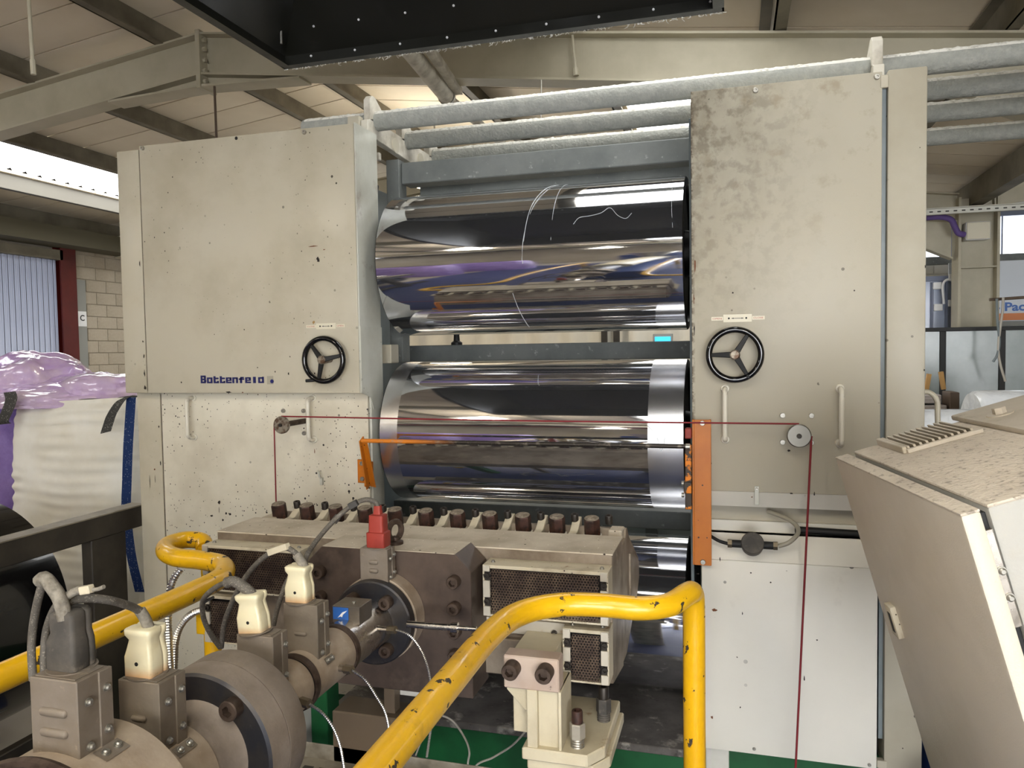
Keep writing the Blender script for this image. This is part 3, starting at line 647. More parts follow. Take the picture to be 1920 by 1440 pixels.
for px, py, w, h, m_ in ((411, 942, .014, .02, 'chip_dark'), (411, 957, .004, .03, 'chip_dark'), (397, 967, .018, .008, 'chip_dark'), (431, 964, .014, .014, 'chip_dark'), (418, 975, .012, .010, 'chip_dark'), (500, 961, .01, .012, 'chip_dark'), (590, 846, .004, .02, 'chip_rust'), (660, 800, .007, .007, 'chip_dark'), (633, 870, .007, .006, 'chip_dark'), (570, 803, .009, .006, 'chip_dark'), (620, 813, .007, .006, 'chip_dark'), (446, 922, .006, .008, 'chip_dark'), (290, 880, .009, .01, 'chip_rust'), (281, 905, .003, .07, 'chip_dark'), (291, 900, .003, .05, 'chip_dark'), (301, 868, .007, .02, 'chip_dark'), (298, 800, .006, .02, 'chip_dark')):
    chip(ml, px, py, 2.7695, w, h, m_)
for px, py, w, h, m_ in ((1374, 549, .006, .006, 'chip_dark'), (1380, 1000, .001, .001, 'chip_dark'), (1479, 845, .012, .007, 'chip_dark'), (1484, 925, .012, .007, 'chip_dark'), (1527, 926, .005, .016, 'chip_dark'), (1332, 865, .006, .008, 'chip_dark'), (1333, 869, .006, .008, 'chip_dark'), (1410, 932, .007, .006, 'chip_rust'), (1303, 500, .006, .06, 'chip_rust'), (1301, 560, .005, .04, 'chip_rust'), (1302, 620, .004, .05, 'chip_dark'), (1340, 1144, .022, .012, 'chip_rust'), (1335, 1345, .01, .012, 'chip_rust'), (1392, 1150, .004, .012, 'chip_dark'), (1508, 1272, .005, .022, 'chip_dark'), (1532, 1200, .006, .006, 'chip_dark'), (1408, 1074, .006, .006, 'chip_dark'), (1445, 1092, .006, .006, 'chip_dark'), (1350, 1048, .004, .02, 'chip_dark'), (1309, 1076, .012, .006, 'chip_dark'), (1388, 1326, .006, .008, 'chip_dark'), (1382, 1232, .005, .006, 'chip_dark'), (1735, 500, .004, .016, 'chip_dark'), (1733, 694, .005, .008, 'chip_dark'), (1602, 545, .006, .006, 'chip_dark')):
    chip(mr_, px, py, 2.6993, w, h, m_)

# ------------------------------------------------------------------ machine frame
fr = thing('roll_mill', 'blue-grey steel frame of posts and cross beams holding the rolls', 'roll mill', (-.8, 3.4, .28))
box('side_plate', 'steel_blue', fr, (-1.78, 2.96, .302), (-1.62, 3.7, 2.42), .004)
box('side_plate', 'steel_blue', fr, (-.128, 3.22, .302), (.05, 3.7, 2.42), .004)
box('front_jamb', 'steel_blue', fr, (-.150, 2.80, .302), (-.1385, 3.35, 2.45), .002)
box('top_beam', 'steel_bg', fr, (-1.42, 3.19, 2.393), (-.14, 3.29, 2.487), .004)
box('rear_beam', 'steel_bg', fr, (-1.42, 3.40, 2.36), (-.14, 3.48, 2.44), .004)
box('post', 'steel_bg', fr, (-1.483, 3.17, 1.6), (-1.421, 3.25, 2.50), .003)
box('mid_beam', 'steel_bg', fr, (-1.60, 3.58, 1.597), (-.13, 3.70, 1.678), .004)
box('low_beam', 'steel_bg', fr, (-1.60, 3.42, .845), (-.13, 3.50, .925), .004)
box('rear_panel', 'perspex', fr, (-1.6, 4.1, .35), (-.1, 4.12, 1.25), 0)
for x_ in (-1.30, -1.02, -.80, -.45): box('panel_bar', 'steel_bg', fr, (x_, 4.05, .35), (x_+.06, 4.1, 1.3), 0)
box('bearing_block', 'cream_dirty', fr, (-1.60, 3.0, 1.60), (-1.40, 3.08, 1.68), .003)
box('bearing_block', 'rubber_dark', fr, (-1.61, 2.98, 1.90), (-1.40, 3.2, 2.12), .01)
box('bearing_block', 'rubber_dark', fr, (-1.61, 2.98, 1.20), (-1.40, 3.2, 1.42), .01)
lathe('adjuster_foot', 'black_matte', fr, (-1.33, 3.62, 1.678), (0, 0, 1), [(0, 0), (0, .028), (.012, .028), (.02, .016), (.05, .014), (.055, .022), (.07, .022), (.07, 0)], 16)
tube('hose', 'black_matte', fr, [(-1.50, 3.10, 2.37), (-1.475, 3.02, 2.30), (-1.49, 2.97, 2.22), (-1.50, 2.97, 2.1)], .013, 10)
box('cross_tie', 'white_dirty', fr, (-1.60, 2.93, 2.44), (-1.40, 2.95, 2.47), .002)
box('cross_tie', 'steel_bg', fr, (-1.60, 3.0, 2.36), (-1.46, 3.03, 2.385), .002)

base = thing('green_plinth', 'dark green machine plinth with scuffed grey deck plate', 'plinth', (-.95, 3.05, 0))
box('plinth', 'green', base, (-1.46, 2.60, 0), (-.11, 3.6, .272), .004)
box('plinth', 'green', base, (-2.50, 2.84, 0), (-1.46, 3.6, .249), .004)
box('plinth', 'green', base, (-.11, 2.80, 0), (.58, 3.6, .249), .004)
box('deck_plate', 'deck', base, (-1.48, 2.575, .273), (-.11, 3.1, .30), .003)
box('kick_box', 'grey_panel', base, (-.10, 2.74, .0), (-.02, 2.8, .24), .003)

# ------------------------------------------------------------------ chill rolls
RX0, RX1, RY, RR = -1.345, -.172, 3.05, .291
def roll(label, z, bands):
    t = thing('chill_roll', label, 'roller', (-.76, RY, z-RR), 'chill rolls stacked between the cabinets')
    b0, b1 = bands
    lathe('shell', 'chrome', t, (RX0+b0, RY, z), (1, 0, 0), [(0, RR), (RX1-RX0-b0-b1, RR)], 128)
    for xa, w, in ((RX0, b0), (RX1-b1, b1)):
        if w: lathe('end_band', 'chrome_satin', t, (xa, RY, z), (1, 0, 0), [(0, RR-.0006), (w, RR-.0006)], 128)
    lathe('end_cap', 'roll_end', t, (RX1, RY, z), (1, 0, 0), [(0, RR), (.004, RR-.004), (.004, RR-.03), (-.008, RR-.034), (-.008, .09), (.02, .085), (.02, 0)], 96)
    lathe('end_cap', 'roll_end', t, (RX0, RY, z), (-1, 0, 0), [(0, RR), (.004, RR-.004), (.004, RR-.03), (-.008, RR-.034), (-.008, .09), (.02, .085), (.02, 0)], 96)
    cyl('journal', 'roll_end', t, (RX0-.2, RY, z), (RX0-.02, RY, z), .06); cyl('journal', 'zinc', t, (RX1+.02, RY, z), (RX1+.021, RY, z), .06)
    return t
def strand(t, z, pts, r=.0011):
    P = []
    for x_, a in pts:
        P.append((x_, RY-(RR+.0009)*math.cos(R(a)), z+(RR+.0009)*math.sin(R(a))))
    tube('plastic_strand', 'strand', t, P, r, 6, 5)
r1 = roll('top polished steel chill roll with clinging plastic strands, above the other rolls', 2.008, (.0, .0))
strand(r1, 2.008, [(-.66, 100), (-.672, 82), (-.70, 60), (-.728, 38), (-.742, 15), (-.75, -8)])
strand(r1, 2.008, [(-.655, 99), (-.665, 78), (-.692, 55), (-.722, 36), (-.745, 12), (-.752, -6)], .0008)
strand(r1, 2.008, [(-.62, 99), (-.628, 76), (-.636, 52), (-.64, 30), (-.642, 8)], .0008)
strand(r1, 2.008, [(-.56, 19), (-.54, 24), (-.50, 25), (-.46, 27), (-.43, 31), (-.40, 24), (-.37, 21), (-.35, 25)], .0007)
strand(r1, 2.008, [(-.215, 62), (-.212, 45), (-.21, 28), (-.205, 12)], .0006)
strand(r1, 2.008, [(-.80, -30), (-.79, -44), (-.78, -58), (-.775, -68)], .0009)
r2_ = roll('middle polished steel chill roll with satin bands at both ends', 1.313, (.075, .125))
strand(r2_, 1.313, [(-.30, 12), (-.27, 6), (-.255, -2), (-.25, -6), (-.24, -2), (-.235, 6)], .0008)
r3_ = roll('lowest chill roll standing just above the grey deck plate', .614, (.0, .0))

# ------------------------------------------------------------------ overhead pipes
PN = [('foremost dust-covered pipe held in front slots of cream brackets', 2.95), ('second dust-covered pipe back from the cabinet tops', 3.26), ('third dust-covered pipe behind the grey top beam', 3.58), ('rearmost dust-covered pipe across the machine top', 4.0)]
for lb, yy in PN:
    t = thing('overhead_pipe', lb, 'pipe', (.6, yy, 2.56), 'pipes lying across the machine top')
    x0 = -1.75 if yy < 3 else -1.42
    P = [Vector((x0+(3.6-x0)*i/60, yy, 2.60)) for i in range(61)]
    fin('barrel', tube_bm(P, .038, 20), 'dust_pipe', t, smooth=True)
    # lint layer resting on the crown of the pipe
    def lf(u, v):
        x_ = x0+.01+(3.58-x0)*u; a = R(38+104*v)
        k = math.sin(v*PI)**.5*(.003+.006*max(0, nz((x_*60, v*5, yy)))+.003*max(0, nz((x_*150, v*9, yy))))
        return Vector((x_, yy-math.cos(a)*(.0375+k), 2.60+math.sin(a)*(.0375+k)))
    fin('lint_layer', grid_bm(620, 9, lf), 'dust_lint', t, smooth=True)
def pipe_bracket(label, x0, x1):
    t = thing('pipe_bracket', label, 'bracket', ((x0+x1)/2, 3.3, 2.50))
    prism('plate', 'white_dirty', t, [(2.86, 2.53), (2.86, 2.585), (2.905, 2.60), (3.9, 2.60), (4.06, 2.57), (4.06, 2.51), (3.5, 2.50)], x0, x1, 'x', .002)
    for yy in (2.95, 3.26, 3.58):
        prism('lug', 'white_dirty', t, [(yy-.062, 2.59), (yy-.062, 2.675), (yy-.04, 2.695), (yy-.015, 2.695), (yy+.055, 2.655), (yy+.055, 2.59)], x0-.0 , x1, 'x', .002)
    for yy in (3.12, 3.40): cyl('slot_boss', 'cream_dirty', t, (x1, yy, 2.545), (x1+.006, yy, 2.545), .033, 20)
    return t
pb1 = pipe_bracket('cream pipe bracket plate standing above the lettered cabinet', -1.445, -1.415)
box('front_block', 'cream_dirty', pb1, (-1.50, 2.85, 2.53), (-1.446, 2.885, 2.602), .003)
pb2 = pipe_bracket('cream pipe bracket plate behind the plain cabinet top', .452, .486)

# ------------------------------------------------------------------ trip bar, cord, pulleys, sensor
ob = thing('trip_bar', 'orange trip bar with channel post, thin rod and bracket across the middle roll', 'safety bar', (-.1, 2.69, .90))
box('channel_face', 'orange', ob, (-.131, 2.672, .904), (-.075, 2.678, 1.403), .001)
box('channel_flange', 'orange', ob, (-.137, 2.672, .904), (-.131, 2.699, 1.403), .001)
box('channel_flange', 'orange', ob, (-.081, 2.679, .904), (-.075, 2.699, 1.403), .001)
for z_ in (1.392, .917): inst('bolt', SCREW_ZINC, ob, (-.103, 2.672, z_), (0, -1, 0))
for z_ in (1.182, 1.142): inst('bolt', SCREW_ZINC, ob, (-.131, 2.682, z_), (1, 0, 0)); inst('bolt', SCREW_ZINC, ob, (-.165, 2.682, z_), (-1, 0, 0))
lv = box('lever', 'orange_worn', ob, (-.160, 2.645, 1.10), (-.138, 2.665, 1.32), .002)
box('lever_head', 'orange_worn', lv, (-.164, 2.64, 1.155), (-.138, 2.69, 1.195), .002)
box('stop_block', 'red_rubber', ob, (-.160, 2.65, 1.34), (-.138, 2.69, 1.375), .003)
tube('rod', 'rod_worn', ob, [(-1.34, 2.60, 1.318), (-.145, 2.62, 1.318)], .0078, 12)
lathe('rod_eye', 'zinc', ob, (-.155, 2.612, 1.318), (1, 0, 0), [(0, 0), (0, .011), (.014, .011), (.014, 0)], 14)
box('wall_bracket', 'orange', ob, (-1.446, 2.762, 1.128), (-1.402, 2.768, 1.222), .001)
for z_ in (1.145, 1.207): inst('bolt', SCREW_ZINC, ob, (-1.424, 2.762, z_), (0, -1, 0))
def bar(name, mat, parent, p0, p1, w, h, up=(0, 0, 1), bev=.001):
    p0 = Vector(p0); p1 = Vector(p1); d = (p1-p0).normalized(); s = d.cross(Vector(up)).normalized(); u = s.cross(d)
    b = box_bm((-w/2, -h/2, 0), (w/2, h/2, (p1-p0).length), bev)
    m4 = Matrix.Identity(4)
    for i in range(3): m4[i][0] = s[i]; m4[i][1] = u[i]; m4[i][2] = d[i]; m4[i][3] = p0[i]
    return fin(name, xf(b, m4), mat, parent)
bar('arm', 'orange', ob, (-1.383, 2.73, 1.118), (-1.342, 2.60, 1.325), .005, .032, up=(0, 1, 0))
bar('arm_web', 'orange', ob, (-1.370, 2.745, 1.118), (-1.335, 2.612, 1.31), .024, .005, up=(0, 1, 0))
box('bracket_tab', 'orange', ob, (-1.386, 2.70, 1.125), (-1.380, 2.77, 1.215), .001)
inst('bolt', SCREW_ZINC, ob, (-1.380, 2.745, 1.137), (1, 0, 0))

cord = thing('safety_rope', 'dark red rope stretched across the rolls over two pulleys', 'rope', (-.75, 2.60, 0))
tube('cord', 'red_cord', cord, [(-1.6805, 2.60, 1.4065), (-.75, 2.60, 1.400), (.20, 2.612, 1.3985)], .0028, 8)
tube('cord', 'red_cord', cord, [(-1.714, 2.60, 1.373), (-1.716, 2.60, .9), (-1.72, 2.60, .0)], .0028, 8)
tube('cord', 'red_cord', cord, [(.237, 2.612, 1.36), (.213, 2.608, .8), (.178, 2.60, .0)], .0035, 8)
pl_prof = [(0, 0), (0, .032), (.003, .034), (.0055, .0315), (.008, .034), (.011, .034), (.011, .0)]
pu = thing('cord_pulley', 'small grooved pulley on a long stub shaft turning the red cord', 'pulley', (-1.681, 2.594, 1.339), 'cord pulleys')
lathe('wheel', 'hub_grey', pu, (-1.681, 2.594, 1.373), (0, 1, 0), pl_prof, 32); cyl('shaft', 'bolt_brown', pu, (-1.681, 2.606, 1.373), (-1.681, 2.7695, 1.373), .011)
cyl('axle_nut', 'screw_dark', pu, (-1.681, 2.586, 1.373), (-1.681, 2.594, 1.373), .007, 6)
pu = thing('cord_pulley', 'brushed aluminium pulley disc between four screws', 'pulley', (.2, 2.606, 1.322), 'cord pulleys')
lathe('wheel', 'alu', pu, (.2, 2.606, 1.36), (0, 1, 0), [(0, 0), (0, .0345), (.003, .0375), (.006, .0345), (.009, .0375), (.014, .0375), (.014, 0)], 40)
cyl('shaft', 'bolt_brown', pu, (.2, 2.62, 1.36), (.2, 2.6995, 1.36), .012); inst('axle_screw', SCREW_DARK, pu, (.2, 2.606, 1.36), (0, -1, 0))

fs = thing('flow_sensor', 'round black flow sensor with hoses on the sloping sill', 'sensor', (.058, 2.70, .945))
lathe('body', 'rubber_dark', fs, (.058, 2.66, .99), (0, .9, -.42), [(-.018, 0), (-.018, .034), (-.015, .037), (.0, .037), (.03, .035), (.045, .03), (.045, 0)], 40)
for s in (-1, 1):
    cyl('stub', 'black_matte', fs, (.058+s*.03, 2.672, .985), (.058+s*.066, 2.672, .985), .013, 16); cyl('fitting', 'brass', fs, (.058+s*.066, 2.672, .985), (.058+s*.08, 2.672, .985), .0145, 6)
tube('hose', 'black_matte', fs, [at(1367, 1020, Y=2.672), at(1350, 1015, Y=2.68), at(1337, 1008, Y=2.69), at(1325, 1000, Y=2.71)], .006, 8)
tube('hose', 'clear_hose', fs, [at(1459, 1024, Y=2.672), at(1478, 1018, Y=2.67), at(1493, 1005, Y=2.68), at(1497, 994, Y=2.70), at(1490, 982, Y=2.72), at(1472, 971, Y=2.735), at(1452, 963, Y=2.75), at(1440, 959, Y=2.76)], .0075, 10)

# ================================================================== SHEET DIE
DX0, DX1, DF = -1.492, -.302, 1.95
die = thing('sheet_die', 'long dusty steel sheet die with hex nuts along its back edge', 'extrusion die', (-.9, 2.15, .75))
prism('body', 'die_steel', die, [(DF, .78), (DF, 1.118), (2.141, 1.118), (2.141, .75)], DX0, DX1, 'x', .002)
box('top_plate', 'die_top', die, (DX0-.001, DF-.001, 1.117), (DX1+.001, 2.141, 1.1205), 0)
prism('lip_block', 'die_steel', die, [(2.142, 1.09), (2.235, 1.092), (2.25, 1.118), (2.265, 1.118), (2.31, 1.08), (2.54, .955), (2.52, .865), (2.24, .748), (2.142, .75)], DX0+.006, DX1-.004, 'x', .002)
prism('end_plate', 'die_steel', die, [(2.30, 1.03), (2.40, 1.005), (2.50, .955), (2.505, .90), (2.42, .84), (2.33, .84), (2.30, .90)], DX1-.006, DX1+.002, 'x', .001)
box('end_lug', 'die_top', die, (-.352, 2.20, 1.092), (-.312, 2.262, 1.122), .003)
box('end_lug', 'die_top', die, (-1.51, 2.20, 1.085), (-1.455, 2.262, 1.108), .003)
nut = mesh_of(hex_bm(.0245, .052), 'nut_mesh', 'bolt_rust', False); nut_top = mesh_of(lathe_bm((0, 0, 0), (0, 0, 1), [(0, .0245*.89), (.0006, .0245*.86), (.0006, .0135), (.003, .012), (.003, 0)], 24), 'nut_top_mesh', 'bolt_top')
cap = mesh_of(socket_bm(.0115, .026, .006, .01, 18), 'cap_mesh', 'screw_dark')
cap_s = mesh_of(socket_bm(.0095, .010, .005, .006, 18), 'cap_small_mesh', 'screw_dark')
clamp = mesh_of(prism_bm([(-.07, 0), (-.07, .018), (-.01, .022), (.045, .052), (.06, .052), (.06, 0)], -.012, .012, 'x', .0015), 'clamp_mesh', 'cover_cream', False)
washer = mesh_of(lathe_bm((0, 0, 0), (0, 0, 1), [(0, 0), (0, .028), (.004, .028), (.005, .024)], 24), 'washer_mesh', 'tab_light')
ax = Vector((0, -.22, 1)).normalized()
for i in range(11):
    x_ = -1.457+.1053*i
    n_ = inst('adjusting_nut', nut, die, (x_, 2.232, 1.1+.0), ax, spin=random.uniform(0, 1)); link('nut_face', nut_top, n_, WO[n_.name]+Vector((0, 0, 0)))
    f_ = [c for c in n_.children][0]; f_.location = (0, 0, .052)
    inst('washer', washer, die, (x_, 2.233, 1.096), ax)
    if i < 10:
        link('clamp_rib', clamp, die, (x_+.052, 2.225, 1.088))
        inst('cap_screw', cap, die, (x_+.047, 2.262, 1.128), ax)
        inst('cap_screw', cap_s, die, (x_+.028, 2.178, 1.096), ax); inst('cap_screw', cap_s, die, (x_-.026, 2.176, 1.096), ax)
inst('cap_screw', cap, die, (-1.457+.1053*10+.045, 2.262, 1.128), ax)
box('clamp_rail', 'die_steel', die, (-1.48, 2.15, 1.075), (-.36, 2.29, 1.096), .002)

def perf_bm(x0, x1, z0, z1, yf, pitch=.0078, hr=.0027, th=.0016):
    bm = bmesh.new(); dx = pitch; dz = pitch*math.sqrt(3)/2; R0 = pitch/math.sqrt(3)
    nr = int((z1-z0)/dz); row = 0
    for r_ in range(nr):
        z = z0+dz*(r_+.5); x = x0+dx*(.5 if r_ % 2 == 0 else 1.0)
        while x < x1-dx*.4:
            o = []; i_ = []; k_ = []
            for k in range(6):
                a = PI/6+PI/3*k; c, s = math.cos(a), math.sin(a)
                o.append(bm.verts.new((min(max(x+R0*c, x0), x1), yf, z+R0*s))); i_.append(bm.verts.new((x+hr*c, yf, z+hr*s))); k_.append(bm.verts.new((x+hr*c, yf+th, z+hr*s)))
            for k in range(6):
                j = (k+1) % 6
                bm.faces.new((o[k], o[j], i_[j], i_[k])); bm.faces.new((i_[k], i_[j], k_[j], k_[k]))
            x += dx
    return bm
def heater_cover(x0, x1, z0, z1, screws_l, screws_r, tab=.021):
    y0, y1 = 1.88, 1.949
    h = box('heater_cover', 'cover_cream', die, (x0, y0, z1-.009), (x1, y1, z1), .001)
    box('bottom_plate', 'cover_cream', h, (x0, y0, z0), (x1, y1, z0+.005), .001)
    for xa, xb in ((x0, x0+.004), (x1-.004, x1)): box('side_plate', 'cover_cream', h, (xa, y0+.001, z0+.005), (xb, y1, z1-.009), 0)
    box('heater', 'heater_dark', h, (x0+.006, y0+.03, z0+.006), (x1-.006, y1, z1-.01), 0)
    g = fin('perforated_plate', perf_bm(x0+tab, x1-tab, z0+.002, z1-.010, y0+.001), 'mesh_brown', h); g['kind'] = 'stuff'
    for xa, xb, sc in ((x0, x0+tab, screws_l), (x1-tab, x1, screws_r)):
        zz = [z1-.001]+[z for s in sc for z in (s+.012, s-.012)]+[z0+.001]
        for k in range(0, len(zz), 2): 
            if zz[k]-zz[k+1] > .004: box('tab', 'tab_light', h, (xa+.001, y0-.003, zz[k+1]), (xb-.001, y0+.004, zz[k]), .001)
        for s in sc: 
            box('screw_seat', 'screw_dark', h, (xa+.001, y0+.004, s-.012), (xb-.001, y0+.008, s+.012), 0)
            inst('screw', SCREW_DARK, h, ((xa+xb)/2, y0+.004, s), (0, -1, 0))
    for xa in (x0+.02, x1-.02): inst('screw', PAN, h, (xa, y0+.03, z1), (0, 0, 1))
heater_cover(-.631, -.302, .957, 1.092, (1.063, .995), (1.057, ))
heater_cover(-.420, -.302, .805, .942, (.906, .846), (.905, .843))
heater_cover(-1.492, -1.170, .962, 1.096, (1.066, .998), (1.066, .998))
heater_cover(-1.492, -1.350, .808, .948, (.91, .85), (.91, .85))
box('clamp_strip', 'tab_light', die, (-.638, 1.940, 1.035), (-.56, 1.951, 1.068), .001); inst('screw', SCREW_DARK, die, (-.642+.012, 1.94, 1.056), (0, -1, 0))
box('clamp_strip', 'tab_light', die, (-.66, 1.940, .893), (-.42, 1.951, .932), .001); inst('screw', SCREW_DARK, die, (-.455, 1.94, .905), (0, -1, 0))
box('lower_ledge', 'die_steel', die, (-.66, 1.93, .782), (-.425, 1.951, .88), .003)
ch = .042
mb = prism('manifold_block', 'block_dark', die, [(-1.108, .76), (-1.108, 1.13-ch), (-1.108+ch, 1.13), (-.642-ch, 1.13), (-.642, 1.13-ch), (-.642, .76)], 1.82, 1.949, 'y', .002)
box('block_top', 'die_top', mb, (-1.064, 1.823, 1.1295), (-.686, 1.949, 1.1315), 0)
for z_ in (1.063, .995, .934, .872):
    inst('bolt', CAP20, mb, (-.685, 1.82, z_), (0, -1, 0), spin=z_*9); inst('bolt', CAP20, mb, (-1.068, 1.82, z_), (0, -1, 0), spin=z_*7)
EYE = at(741, 1020, Z=1.131)
eb = lathe('lifting_eye', 'bolt_brown', die, (EYE.x, EYE.y, 1.131), (0, 0, 1), [(0, 0), (0, .022), (.008, .022), (.012, .012), (.02, .012)], 20)
bm = bmesh.new(); C0 = Vector((EYE.x, EYE.y, 1.168)); rg = []
for i in range(24):
    a = 2*PI*i/24; e = Vector((.35*math.cos(a), .94*math.cos(a), math.sin(a)))
    rg.append([bm.verts.new(C0+e*(.024+.008*math.cos(2*PI*k/8))+Vector((.94, -.35, 0))*.008*math.sin(2*PI*k/8)) for k in range(8)])
for i in range(24):
    for k in range(8): bm.faces.new((rg[i][k], rg[i][(k+1) % 8], rg[(i+1) % 24][(k+1) % 8], rg[(i+1) % 24][k]))
bmesh.ops.recalc_face_normals(bm, faces=bm.faces[:]); fin('ring', bm, 'bolt_brown', eb, smooth=True)

# ================================================================== MELT PIPE
AX, AZ = -.88, .966
mp = thing('melt_pipe', 'dusty flanged melt pipe running from the extruder into the die', 'pipe', (AX, 1.2, AZ-.15))
def seg(name, mat, y0, prof, n=64, parent=mp): return lathe(name, mat, parent, (AX, y0, AZ), (0, 1, 0), prof, n)
seg('die_flange', 'flange_blue', 1.735, [(0, .05), (0, .103), (.003, .107), (.028, .107), (.03, .105)])
seg('die_flange_band', 'band_tan', 1.768, [(0, .1), (0, .110), (.05, .110), (.0505, .1)])
seg('chrome_pipe', 'pipe_chrome', 1.56, [(0, .057), (.17, .057), (.176, .059)])
for yy in (1.552, 1.375): 
    g = seg('clamp_ring', 'bolt_brown', yy, [(-.004, .054), (-.004, .0595), (.004, .061), (.011, .0595), (.011, .054)])
seg('core_pipe', 'flange_blue', 1.18, [(0, .052), (.57, .052)])
seg('rear_flange', 'flange_tan', 1.145, [(0, .09), (0, .1405), (.05, .1405), (.058, .135), (.058, .05)])
seg('front_flange', 'flange_tan', 1.088, [(.004, .139), (.054, .1405), (.0555, .1385), (.0555, .1)])
seg('front_flange_face', 'flange_blue', 1.088, [(.0, .06), (0, .134), (.0045, .139)])
seg('weld_neck', 'flange_tan', .91, [(0, .08), (.145, .080), (.168, .086), (.178, .094), (.18, .094)])
seg('barrel_end', 'flange_blue', .2, [(-.2, .11), (.545, .11), (.56, .12), (.575, .12), (.58, .145)])
seg('barrel_ring', 'bolt_brown', .772, [(-.006, .148), (-.006, .156), (0, .159), (.008, .156), (.008, .148)])
CAP30 = mesh_of(socket_bm(.0175, .022, .0098, .014, 36), 'cap_bolt_mesh', 'bolt_brown')
for a in (52, 142, 232, 322): inst('flange_bolt', CAP30, mp, (AX+.116*math.cos(R(a)), 1.088, AZ+.116*math.sin(R(a))), (0, -1, 0), spin=a)
for a in (52, 127, 233, 306): inst('flange_bolt', CAP20, mp, (AX+.076*math.cos(R(a)), 1.735, AZ+.076*math.sin(R(a))), (0, -1, 0), spin=a)
for a in (-38, -15): cyl('dowel_hole', 'black_matte', mp, (AX+.1395*math.cos(R(a)), 1.125, AZ+.1395*math.sin(R(a))), (AX+.1409*math.cos(R(a)), 1.125, AZ+.1409*math.sin(R(a))), .006, 12)
# tie rod at the die flange
q = at(763, 1170, Y=1.70); tr = cyl('tie_rod', 'pipe_chrome', mp, (q.x, 1.70, q.z), (q.x+.118, 1.71, q.z-.002), .0085, 14, .001)
lathe('collar', 'pipe_chrome', tr, (q.x+.112, 1.7095, q.z-.002), (1, 0.08, 0), [(0, .008), (0, .0125), (.016, .0125), (.016, .006), (.062, .006), (.062, 0)], 16)
# nameplate hood on the chrome pipe
nh = box('cover_hood', 'brushed', mp, (-.912, 1.60, 1.012), (-.842, 1.665, 1.054), .001)
box('badge', 'sign_blue', nh, (-.910, 1.5985, 1.022), (-.870, 1.5998, 1.051), 0); prism('badge_mark', 'paper', nh, [(-.898, 1.026), (-.885, 1.040), (-.872, 1.045), (-.884, 1.034), (-.886, 1.028), (-.890, 1.030)], 1.5978, 1.5984, 'y')
inst('screw', PAN, nh, (-.87, 1.628, 1.052), (0, 0, 1))

BOX = [  # label, front y, depth, x0, x1, ztop, band (y0, y1, r), material, louvres
 ('tan heater band with double-louvred box and black rubber plug', .803, .058, -.922, -.842, 1.216, (.782, .903, .150), 'box_tan', 2, .142),
 ('tan heater band with box beside the big flange face, white plug', .952, .056, -.918, -.842, 1.15, (.925, 1.03, .0835), 'box_tan2', 1, .08),
 ('tan heater band with box just behind the big flanges', 1.25, .046, -.921, -.841, 1.112, (1.205, 1.366, .0555), 'box_tan', 0, .05),
 ('tan heater band with single-louvred box beside the chrome pipe', 1.41, .044, -.921, -.840, 1.12, (1.388, 1.545, .0565), 'box_tan2', 1, .05),
 ('heater box with small double louvre under the red plug', 1.758, .04, -.920, -.843, 1.150, None, 'box_tan', 2, .105)]
HB = []
for lb, yf, dp, x0, x1, zt, band, mt, lou, rb in BOX:
    t = thing('heater_band', lb, 'heater', (AX, yf, AZ), 'heater bands along the melt pipe')
    if band: lathe('band', 'band_tan', t, (AX, band[0], AZ), (0, 1, 0), [(0, band[2]-.004), (0, band[2]), (band[1]-band[0], band[2]), (band[1]-band[0], band[2]-.004)], 72)
    z0 = AZ+math.sqrt(max(rb*rb-.04*.04, .0001))-.004
    b = box('terminal_box', mt, t, (x0, yf, z0), (x1, yf+dp, zt), .0015)
    box('box_cover', mt, b, (x1-.004, yf+dp*.62, z0+.004), (x1+.0022, yf+dp+.0012, zt-.0005), .0008)
    box('box_lid', mt, b, (x0+.006, yf+.004, zt), (x1-.006, yf+dp-.004, zt+.0015), .0006)
    hh = zt-z0
    for k in range(lou):
        zc = zt-hh*(.38+.24*k) if lou == 2 else zt-hh*.48
        w = (x1-x0)*(.58 if lou == 2 and yf < 1 else .34 if yf > 1.7 else .36)
        xc = x0+(x1-x0)*.5
        s = bmesh.new(); bmesh.ops.create_uvsphere(s, u_segments=16, v_segments=8, radius=1)
        hh_ = .0062 if lou == 2 else .005
        for v in s.verts: v.co = Vector((xc+v.co.x*hh_+(w/2-hh_)*(1 if v.co.x > 0 else -1)*min(1, abs(v.co.x)*8), yf+v.co.y*.0055, zc+v.co.z*hh_))
        fin('louvre', s, mt, b, smooth=True)
    for zz, yy in ((zt-hh*.28, yf+dp*.28), (zt-hh*.22, yf+dp*.82), (zt-hh*.80, yf+dp*.28), (zt-hh*.72, yf+dp*.82)):
        if lou == 0 and yy < yf+dp*.5: continue
        inst('screw', PAN, b, (x1+.0022, yy, zz), (1, 0, 0))
    # strap lug below the box
    if band:
        a0 = math.asin(min(.95, (x1+.004-AX)/band[2])); P = []
        lb_ = bmesh.new()
        def f(u, v): 
            a = a0+.16*(.15/band[2])**.5*u; return Vector((AX+(band[2]+.0018)*math.sin(a), yf+dp*(.30+.75*v), AZ+(band[2]+.0018)*math.cos(a)))
        lug = fin('lug', grid_bm(5, 3, f), mt, t, smooth=True)
        for v_ in ((.25, .75) if yf != 1.25 else (.5,)):
            p = f(.5, v_); inst('nut', PAN, lug, p, (p.x-AX, 0, p.z-AZ))
    HB.append(t)

